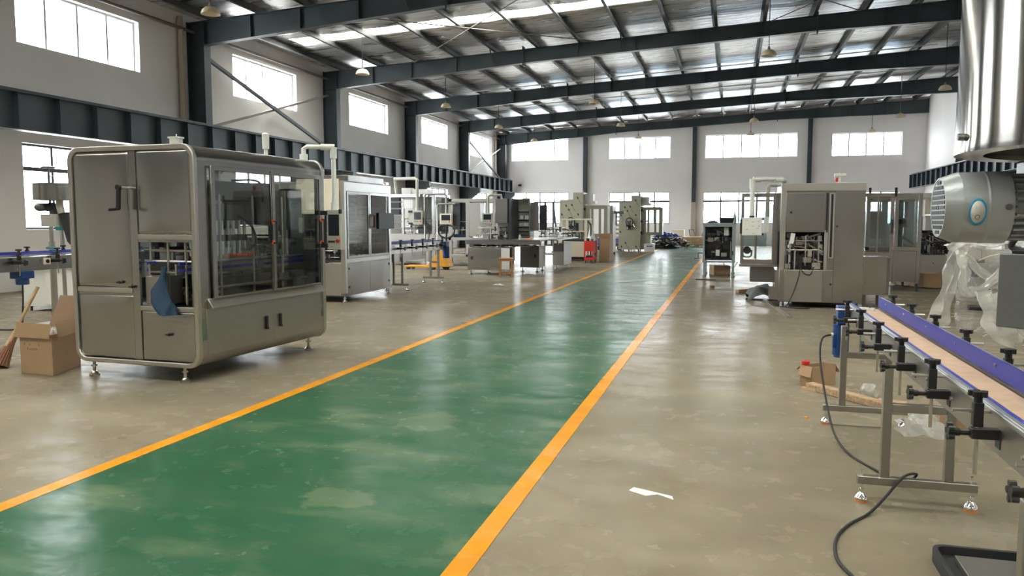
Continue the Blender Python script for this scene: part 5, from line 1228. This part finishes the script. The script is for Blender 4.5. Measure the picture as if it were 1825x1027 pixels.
# big stainless cabinet machine on the right
t = thing('cartoning_machine', 'big stainless cabinet machine with open mechanism window, right of the walkway', 'cartoning machine', (1.5, 14.8, 0))
x0, x1, y0, y1 = .80, 2.14, 14.25, 15.6
B().box(x0, y0, .10, x1, y1, .66).done('lower_body', 'inox', t, bevel=.006)
B().box(x0, y0 + .02, 1.30, x1, y1, 2.13).box(1.56, y0, .66, x1, y1, 1.30).box(x0, y1 - .04, .66, 1.56, y1, 1.30).done('upper_body', 'inox', t, bevel=.006)
B().box(x0, y0, .66, x0 + .085, y0 + .08, 2.13).box(x0, y0, 2.0, x1, y0 + .02, 2.13).box(1.51, y0, .10, 1.56, y0 + .02, 1.34).done('front_post', 'inox_bright', t, bevel=.004)
d_ = B().box(.885, y0 - .012, 1.33, 1.50, y0 + .02, 1.965).done('upper_door', 'inox', t, bevel=.005); B().cyl((.965, y0 - .03, 1.635), (.965, y0, 1.635), .018, n=10).done('latch', 'black', d_)
d_ = B().box(.885, y0 - .01, .11, 1.50, y0, .645).done('lower_door', 'inox_dull', t, bevel=.004)
d_ = B().box(1.665, y0 - .014, .10, x1 - .01, y0, 2.0).done('tall_door', 'inox', t, bevel=.004)
B().cyl((1.70, y0 - .03, 1.40), (1.70, y0, 1.40), .016, n=10).cyl((1.63, y0 - .03, .42), (1.63, y0, .42), .016, n=10).done('latch', 'black', d_)
B().box(1.575, y0 - .02, .86, 1.66, y0 + .02, 1.96).done('slot_frame', 'inox_bright', t, bevel=.003)
B().box(1.595, y0 - .024, .88, 1.632, y0 - .015, 1.94).box(1.53, y0 - .008, 1.30, 1.556, y0 + .01, 1.96).done('slot', 'black', t)
B().box(.885, y0 + .1, .64, 1.52, y1 - .1, .66).box(.83, y0 + .55, .66, 1.5, y0 + .57, 1.30).done('deck', 'dark', t)
mech(t, .90, y0 + .04, .67, 1.50, y0 + .5, 1.28, 101, 78, ('inox_dull', 'dark', 'black', 'inox_dark', 'inox_bright', 'black'))
b = B()
for k in range(5): b.bar((1.15, y0 + .08 + .05 * k, 1.22 - .09 * k), (1.46, y0 + .08 + .05 * k, 1.10 - .09 * k), .04, .03)
b.done('chute', 'inox_dark', t)
B().box(.89, y0 + .12, .67, 1.5, y0 + .13, .9).done('inner_shield', 'black', t)
B().obox((1.0, y0 + .06, 1.19), (.07, .05, .18), (0, .15, 0)).box(.93, y0 + .05, 1.03, .97, y0 + .1, 1.08).done('feed_block', 'pipe_white', t)
B().box(1.06, y0 + .05, 1.08, 1.16, y0 + .1, 1.15).done('red_guide', 'strut', t)
B().cyl((1.22, y0 + .05, .72), (1.22, y0 + .05, 1.24), .012).cyl((1.43, y0 + .05, .74), (1.43, y0 + .05, 1.24), .012).cyl((1.05, y0 + .05, .67), (1.05, y0 + .05, 1.0), .016).done('guide_rod', 'inox_bright', t)
B().tube([(1.14, y0 + .03, .72), (1.12, y0 - .03, .55), (1.05, y0 - .04, .30), (.95, y0 - .06, .06), (.92, y0 - .1, .02), (1.1, y0 - .2, .012), (1.3, y0 - .12, .012)], .009).tube([(1.14, y0 + .03, .72), (1.2, y0 - .03, .60), (1.3, y0 - .03, .58), (1.36, y0 + .03, .70)], .009).done('hose', 'rubber', t)
b = B()
for (x, y) in ((x0 + .08, y0 + .08), (x1 - .08, y0 + .08), (x0 + .08, y1 - .08), (x1 - .08, y1 - .08)): b.cyl((x, y, 0), (x, y, .10), .02, n=10).cyl((x, y, 0), (x, y, .02), .045, n=12)
b.done('levelling_foot', 'inox_dark', t); B().box(x0 + .25, y0 + .3, .03, x1 - .1, y1 - .1, .10).done('underbody', 'dark', t)
B().box(1.72, y0 + .15, 2.13, 1.92, y0 + .25, 2.15).cyl((1.66, y0 + .2, 2.26), (1.84, y0 + .2, 2.26), .035, n=14).cyl((1.75, y0 + .2, 2.15), (1.75, y0 + .2, 2.26), .02).cyl((1.75, y0 + .2, 2.26), (1.75, y0 + .2, 2.31), .015).box(1.5, y0 + .2, 2.13, 2.0, y0 + .3, 2.14).done('air_regulator', 'pipe_white', t)
B().cyl((1.69, y0 + .17, 2.15), (1.69, y0 + .17, 2.22), .025, n=10).done('regulator_knob', 'red', t)
# infeed frame with door, standing out to the left
b = B(); X0, X1, Yf = .16, .80, 14.9
b.box(X0, Yf, .70, X0 + .05, Yf + .05, 1.99).box(X1 - .10, Yf, .70, X1, Yf + .05, 1.99).box(X0, Yf, 1.92, X1, Yf + .05, 1.99).box(X0, Yf, .70, X1, Yf + .05, .80).box(X0 - .02, Yf - .02, .66, X1, Yf + .10, .71).box(.40, Yf, .80, .44, Yf + .05, 1.92)
b.done('infeed_door', 'inox', t, bevel=.004); fd = COL.objects[-1]
B().box(X0 + .05, Yf + .02, .80, X1 - .10, Yf + .026, 1.92).done('pane', 'window_glass', fd)
B().box(.34, 15.0, .38, .75, 15.5, .66).done('infeed_cover', 'inox_dark', t, bevel=.005)
B().prism([(.74, .3), (.80, .28), (.80, .66), (.74, .62)], 'y', 14.35, 15.1).box(.66, 14.4, .12, .80, 15.0, .34).done('side_tray', 'inox', t)
B().box(X0, 15.5, .70, X0 + .05, 15.55, 1.99).box(.75, 15.5, .70, .80, 15.55, 1.99).box(X0, 15.5, 1.93, .8, 15.55, 1.99).box(X0, Yf + .05, 1.93, X0 + .05, 15.5, 1.99).done('infeed_frame', 'inox_dull', t)
B().tube([(.62, 15.2, 1.5), (.62, 15.2, 2.10), (.66, 15.2, 2.15), (.80, 15.2, 2.15), (.9, 15.2, 2.1)], .04, n=10, k=1).done('inner_pipe', 'panel_grey', t)
B().box(.20, 15.3, 1.02, .62, 15.36, 1.26).done('drive_guard', 'grey_blue', t)
B().cyl((.28, 15.2, .95), (.28, 15.28, .95), .07, n=16).tube([(.20, 15.2, .95), (.22, 15.15, .84), (.34, 15.15, .84), (.36, 15.2, .95)], .015).done('pulley', 'black', t)
B().tube([(.86, 14.7, 2.13), (.86, 14.55, 2.20), (.80, 14.5, 2.22), (.36, 14.42, 2.22), (.33, 14.4, 2.19), (.33, 14.4, 1.55)], .042, n=12, k=1).cyl((.33, 14.4, 2.22), (.33, 14.4, 2.05), .055).cyl((.34, 14.4, 2.21), (.46, 14.43, 2.21), .052).cyl((.70, 14.48, 2.21), (.83, 14.51, 2.21), .052).done('panel_arm', 'pipe_white', t)
hb = B().box(.17, 14.30, 1.24, .50, 14.42, 1.55).done('control_panel', 'white_plastic', t, bevel=.01)
B().box(.135, 14.31, 1.27, .17, 14.40, 1.52).box(.50, 14.3, 1.50, .53, 14.42, 1.55).box(.50, 14.3, 1.24, .53, 14.42, 1.28).cyl((.33, 14.38, 1.55), (.33, 14.38, 1.58), .05).done('panel_grip', 'black', hb, bevel=.004)
bb = B()
for (x, z) in ((.25, 1.50), (.35, 1.47), (.44, 1.48), (.25, 1.34), (.35, 1.40), (.43, 1.36), (.36, 1.27)): bb.box(x - .02, 14.297, z, x + .02, 14.30, z + .006)
bb.cyl((.45, 14.29, 1.40), (.45, 14.3, 1.40), .009, n=8).done('panel_mark', 'card_dark', hb)
B().box(.54, 14.45, 1.30, .62, 14.7, 1.56).done('panel_bracket', 'white_plastic', t)
# outfeed door and cover on the right
b = B(); X0, X1, Yf = 2.14, 2.62, 14.5
b.box(X0, Yf, .92, X0 + .03, Yf + .04, 1.96).box(X1 - .05, Yf, .92, X1, Yf + .04, 1.96).box(X0, Yf, 1.90, X1, Yf + .04, 1.96).box(X0, Yf, .90, X1, Yf + .04, .96).box(2.36, Yf + .01, .96, 2.39, Yf + .03, 1.90)
dd = b.done('outfeed_door', 'strut', t, bevel=.003); B().box(X0 + .03, Yf + .015, .96, X1 - .05, Yf + .022, 1.90).done('pane', 'door_glass', dd)
handle(dd, (X1 - .03, Yf, 1.40), L=.22, out=(0, -1, 0), m='black', endm='strut'); B().cyl((2.24, Yf + .02, 1.96), (2.24, Yf + .02, 2.05), .02).cyl((X1 + .02, Yf + .02, 1.90), (X1 + .02, Yf + .02, 2.05), .022).done('hinge_pin', 'black', dd)
B().box(2.14, 14.6, .22, 2.58, 15.3, .88).done('outfeed_cover', 'inox', t, bevel=.004); B().box(2.56, 14.59, .22, 2.60, 14.63, .86).box(2.2, 14.65, 0, 2.25, 14.7, .22).box(2.5, 15.2, 0, 2.55, 15.25, .22).done('outfeed_leg', 'inox_dark', t)

# machine behind at the right
t = thing('wrapping_machine', 'stainless wrapping machine with glass side standing far right behind the big cabinet machine', 'wrapping machine', (4.6, 22.2, 0))
b = B()
for (x, y) in ((3.95, 22.0), (4.40, 21.7), (5.42, 21.7), (3.95, 23.6), (5.42, 23.6)): b.box(x, y, .1, x + .16, y + .1, 2.18)
b.box(3.95, 21.75, 2.06, 5.58, 21.85, 2.18).box(3.95, 23.55, 2.06, 5.58, 23.65, 2.18).box(3.95, 21.8, 2.06, 4.1, 23.6, 2.18).box(5.45, 21.8, 2.06, 5.58, 23.6, 2.18).done('frame', 'inox_bright', t, bevel=.008)
B().box(3.9, 21.75, .25, 4.45, 21.85, .98).done('lower_panel', 'inox', t, bevel=.005); B().box(4.0, 21.78, 1.02, 4.42, 21.785, 2.06).done('pane', 'acrylic', t)
B().box(3.9, 21.74, .96, 4.42, 21.86, 1.02).done('sill', 'inox_bright', t)
B().box(4.55, 21.72, .12, 5.15, 22.6, .64).done('lower_body', 'inox_dull', t, bevel=.005); B().box(4.85, 21.70, .42, 4.87, 21.72, .45).done('latch', 'black', t)
B().box(4.62, 21.8, .64, 5.14, 22.6, .68).box(4.6, 22.3, .64, 5.4, 22.35, 1.6).done('deck', 'dark', t)
mech(t, 4.60, 21.75, .66, 5.2, 22.3, 1.22, 111, 40, ('black', 'dark', 'black', 'inox_dull'))
B().box(4.62, 21.6, 1.25, 5.15, 21.9, 1.60).box(4.6, 21.55, 1.56, 5.15, 21.7, 1.62).done('control_panel', 'panel_grey', t, bevel=.01)
B().box(4.66, 21.9, 1.65, 5.1, 21.95, 2.05).done('upper_panel', 'cream', t, bevel=.005)
B().box(5.2, 21.72, .16, 5.85, 21.8, .80).done('guard_panel', 'black', t); b = B()
for x in (5.22, 5.36, 5.48, 5.6, 5.8): b.box(x, 21.70, .16, x + .02, 21.72, .82)
b.box(5.18, 21.69, .80, 5.88, 21.72, .86).done('guard_bar', 'inox_dull', t)
mech(t, 5.1, 21.8, .9, 5.6, 22.6, 1.5, 112, 14, ('panel_grey', 'dark', 'inox_dull'))
mech(t, 4.05, 21.95, 1.0, 4.4, 23.2, 1.6, 113, 22, ('inox_dull', 'inox_bright', 'grey_metal'))
b = B()
for (x, y) in ((4.03, 22.05), (4.48, 21.75), (5.5, 21.75), (4.03, 23.65), (5.5, 23.65)): b.cyl((x, y, 0), (x, y, .1), .05, n=10)
b.box(3.9, 21.78, .1, 5.9, 22.6, .16).done('foot', 'dark', t)
t = thing('glass_cabinet_machine', 'tall narrow stainless machine with inner glass doors, between the two right cabinet machines', 'machine', (3.0, 18.6, 0))
b = B()
for (x, y) in ((2.75, 18.2), (3.75, 18.2), (2.75, 19.6), (3.75, 19.6), (3.3, 18.2)): b.box(x, y, .16, x + .08, y + .08, 2.06)
b.box(2.75, 18.2, 1.92, 3.83, 18.28, 2.06).box(2.75, 18.2, .86, 3.83, 18.28, .94).box(2.75, 19.6, 1.92, 3.83, 19.68, 2.06).box(2.75, 18.2, 1.92, 2.83, 19.68, 2.06).box(3.75, 18.2, 1.92, 3.83, 19.68, 2.06).done('frame', 'inox', t, bevel=.005)
B().box(2.75, 18.22, .2, 3.83, 19.66, .86).done('lower_body', 'inox', t, bevel=.005); B().box(2.83, 18.23, .94, 3.75, 18.24, 1.92).done('pane', 'acrylic', t)
B().bar((3.5, 18.4, 1.15), (3.74, 18.4, .98), .05, .05).box(2.85, 18.7, 1.1, 3.2, 19.2, 1.7).done('inner_block', 'inox_dull', t); hmi(t, 3.42, 3.62, 18.6, 1.35, 1.55, 'panel_grey')
B().box(3.45, 18.62, .9, 3.55, 18.7, 1.35).done('panel_post', 'inox_dull', t)
b = B()
for (x, y) in ((2.8, 18.25), (3.78, 18.25), (2.8, 19.62), (3.78, 19.62)): b.cyl((x, y, 0), (x, y, .2), .03, n=10)
b.done('foot', 'dark', t)
single('carton', 'brown cardboard carton before the wrapping machine, right one with open top', 'carton', 'card', B().obox((4.25, 19.6, .16), (.42, .5, .32), (0, 0, .35)), smooth=0)
single('carton', 'smaller darker cardboard carton beside the open one before the wrapping machine', 'carton', 'card_dark', B().obox((4.72, 19.9, .15), (.36, .4, .30), (0, 0, -.2)), smooth=0)
single('paper_wad', 'crumpled pale paper on the floor left of the cartons at the wrapping machine', 'paper', 'cream', B().grid(crumple(3.72, 20.0, .22, .16, .16, 61), 14, 14), smooth=80)
single('cable', 'thin dark cable on the floor before the cartons at the wrapping machine', 'cable', 'rubber', B().tube([(2.9, 20.3, .012), (3.6, 19.9, .012), (4.2, 19.1, .012), (5.0, 19.2, .012), (5.8, 18.9, .012)], .012), smooth=80)
# floor clutter on the right
def sack(u, v):
    x = (u - .5) * 2; y = (v - .5) * 2; e = max(0, 1 - (x * x + y * y) ** 1.1 * .62)
    return Vector((.60 + .29 * x * (1 + .10 * sin(4 * y)), 15.75 + .33 * y, max(.004, .30 * min(1, e * 1.5) * (.78 + .16 * sin(2.6 * x + 1) * cos(3 * y) + .08 * sin(7 * x + 5 * y)) - .012)))
single('cloth_heap', 'grey sack slumped on the floor before the big stainless cabinet machine', 'sack', 'grey_cloth', B().grid(sack, 26, 26), smooth=80)
single('rubber_mat', 'flat black mat under the grey sack', 'mat', 'black', B().prism([(.28, 15.55), (.66, 15.42), (.84, 15.6), (.6, 15.7)], 'z', 0, .02), smooth=0)
single('wood_block', 'brown wooden offcut lying on the floor left of the grey sack', 'offcut', 'old_wood', B().bar((.13, 16.85, .035), (.38, 17.1, .04), .1, .07), smooth=0, bevel=.01)
single('wood_block', 'small dark wooden block on the floor near the walkway line', 'offcut', 'card_dark', B().obox((-.40, 18.1, .025), (.09, .09, .05), (0, 0, .3)), smooth=0)
single('metal_strip', 'thin dark strip lying on the floor in front of the blue-grey machine', 'strip', 'print', B().bar((-.85, 20.45, .012), (-.36, 20.35, .012), .08, .02), smooth=0)
single('cable_trunking', 'grey cable trunking strip crossing the floor to the big stainless cabinet machine', 'cable trunking', 'inox_dull', B().bar((.62, 15.45, .012), (.88, 12.75, .012), .06, .024), smooth=0)
single('foam_scrap', 'small white scrap lying on the floor left of the walkway', 'scrap', 'white_plastic', B().grid(crumple(-5.2, 17.45, .12, .08, .05, 73), 10, 10), smooth=80)
single('tape_scrap', 'torn white tape stuck to the floor right of the near yellow line', 'tape', 'white_plastic', B().prism([(-.52, 4.28), (-.42, 4.22), (-.36, 4.26), (-.27, 4.20), (-.28, 4.25), (-.40, 4.30), (-.5, 4.34)], 'z', 0, .002), smooth=0)

# ------------------------------------------------------------------ every latch, hinge, foot ... becomes a part of its own
SPLIT = {'latch', 'hinge', 'foot', 'caster', 'wheel', 'bolt', 'drawer', 'button', 'post', 'filling_nozzle', 'nozzle_collar', 'guide_rod', 'coupling', 'outfeed_leg', 'leg', 'hose', 'drive_unit', 'cable_duct', 'hinge_pin', 'handle_end',
         'panel_grip', 'regulator', 'guard_bar', 'guard_panel', 'bearer', 'spindle', 'stretcher', 'table_post', 'shelf', 'fork', 'opening_trim', 'guide_rail', 'side_panel', 'rail_liner', 'label_plate', 'roof_box', 'top_cover', 'servo_box', 'sensor', 'rod', 'cable', 'front_frame', 'upper_body', 'lower_body', 'levelling_foot', 'film_crease', 'film_print', 'inner_block', 'panel_mark', 'reel', 'machine_foot', 'rest', 'base_frame'}
def split_islands(o):
    bm = bmesh.new(); bm.from_mesh(o.data); bm.verts.ensure_lookup_table(); seen = set(); isl = []
    for v in bm.verts:
        if v.index in seen: continue
        st = [v]; seen.add(v.index); g = []
        while st:
            q = st.pop(); g.append(q.index)
            for e in q.link_edges:
                w_ = e.other_vert(q)
                if w_.index not in seen: seen.add(w_.index); st.append(w_)
        isl.append(g)
    if len(isl) < 2: bm.free(); return
    bb = []
    for g in isl:
        P = [bm.verts[i].co for i in g]; bb.append([min(p[k] for p in P) - .002 for k in range(3)] + [max(p[k] for p in P) + .002 for k in range(3)])
    par = list(range(len(isl)))
    def fd(i):
        while par[i] != i: i = par[i]
        return i
    for i in range(len(isl)):
        for j in range(i):
            if all(bb[i][k] <= bb[j][k + 3] and bb[j][k] <= bb[i][k + 3] for k in range(3)): par[fd(i)] = fd(j)
    groups = {}
    for i, g in enumerate(isl): groups.setdefault(fd(i), set()).update(g)
    if len(groups) < 2: bm.free(); return
    for n_, vs in enumerate(groups.values()):
        c = bm.copy(); c.verts.ensure_lookup_table(); bmesh.ops.delete(c, geom=[v for v in c.verts if v.index not in vs], context='VERTS')
        me = bpy.data.meshes.new(o.name.split('.')[0]); c.to_mesh(me); c.free(); me.materials.append(o.data.materials[0])
        me.shade_smooth(); me.set_sharp_from_angle(angle=radians(35))
        if n_ == 0: first = me
        else:
            d = o.copy(); d.data = me; COL.objects.link(d); d.parent = o.parent
    bm.free(); o.data = first
for o in [o for o in COL.objects if o.type == 'MESH' and o.parent is not None and not o.children and o.name.split('.')[0] in SPLIT and o.parent.get('kind') != 'structure']:
    split_islands(o)

# ------------------------------------------------------------------ light, camera
w = bpy.data.worlds.new('sky'); SC.world = w; w.use_nodes = True
bg = w.node_tree.nodes['Background']; bg.inputs[0].default_value = (.985, .98, 1.0, 1); bg.inputs[1].default_value = 24.0
for i, (axis, f, h, inward) in enumerate(PORTALS):
    l = bpy.data.lights.new('daylight_portal', 'AREA'); l.shape = 'RECTANGLE'; l.cycles.is_portal = True
    o = bpy.data.objects.new('daylight_portal', l); COL.objects.link(o)
    if axis == 'x': l.size = h[3] - h[2]; l.size_y = h[1] - h[0]; o.location = (f - .1, (h[0] + h[1]) / 2, (h[2] + h[3]) / 2); o.rotation_euler = (0, -pi / 2, 0)
    elif axis == 'y': l.size = h[1] - h[0]; l.size_y = h[3] - h[2]; o.location = ((h[0] + h[1]) / 2, f - .1 * inward, (h[2] + h[3]) / 2); o.rotation_euler = (inward * pi / 2, 0, 0)
    else:
        x0, x1, y0, y1 = h; l.size = x1 - x0; l.size_y = y1 - y0; xm = (x0 + x1) / 2; o.location = (xm, (y0 + y1) / 2, roofz(xm) + RZ + .3); o.rotation_euler = (0, -math.atan(.052), 0)
cam = bpy.data.cameras.new('camera'); co = bpy.data.objects.new('camera', cam); COL.objects.link(co)
cam.sensor_width = 36; cam.lens = 36 * 1400 / 1825; cam.clip_start = .05; cam.clip_end = 400
co.location = (0, 0, 1.5); co.rotation_euler = (radians(90 - 4.92), 0, radians(15.6)); SC.camera = co
SC.view_settings.view_transform = 'Standard'; SC.view_settings.look = 'None'; SC.view_settings.exposure = 0.33; SC.view_settings.gamma = 1.0; SC.view_settings.use_curve_mapping = False
SC.cycles.use_denoising = True; SC.cycles.max_bounces = 12; SC.cycles.diffuse_bounces = 6; SC.cycles.glossy_bounces = 5; SC.cycles.transparent_max_bounces = 16; SC.cycles.transmission_bounces = 6
SC.cycles.sample_clamp_indirect = 12; SC.cycles.caustics_reflective = True; SC.cycles.blur_glossy = .5
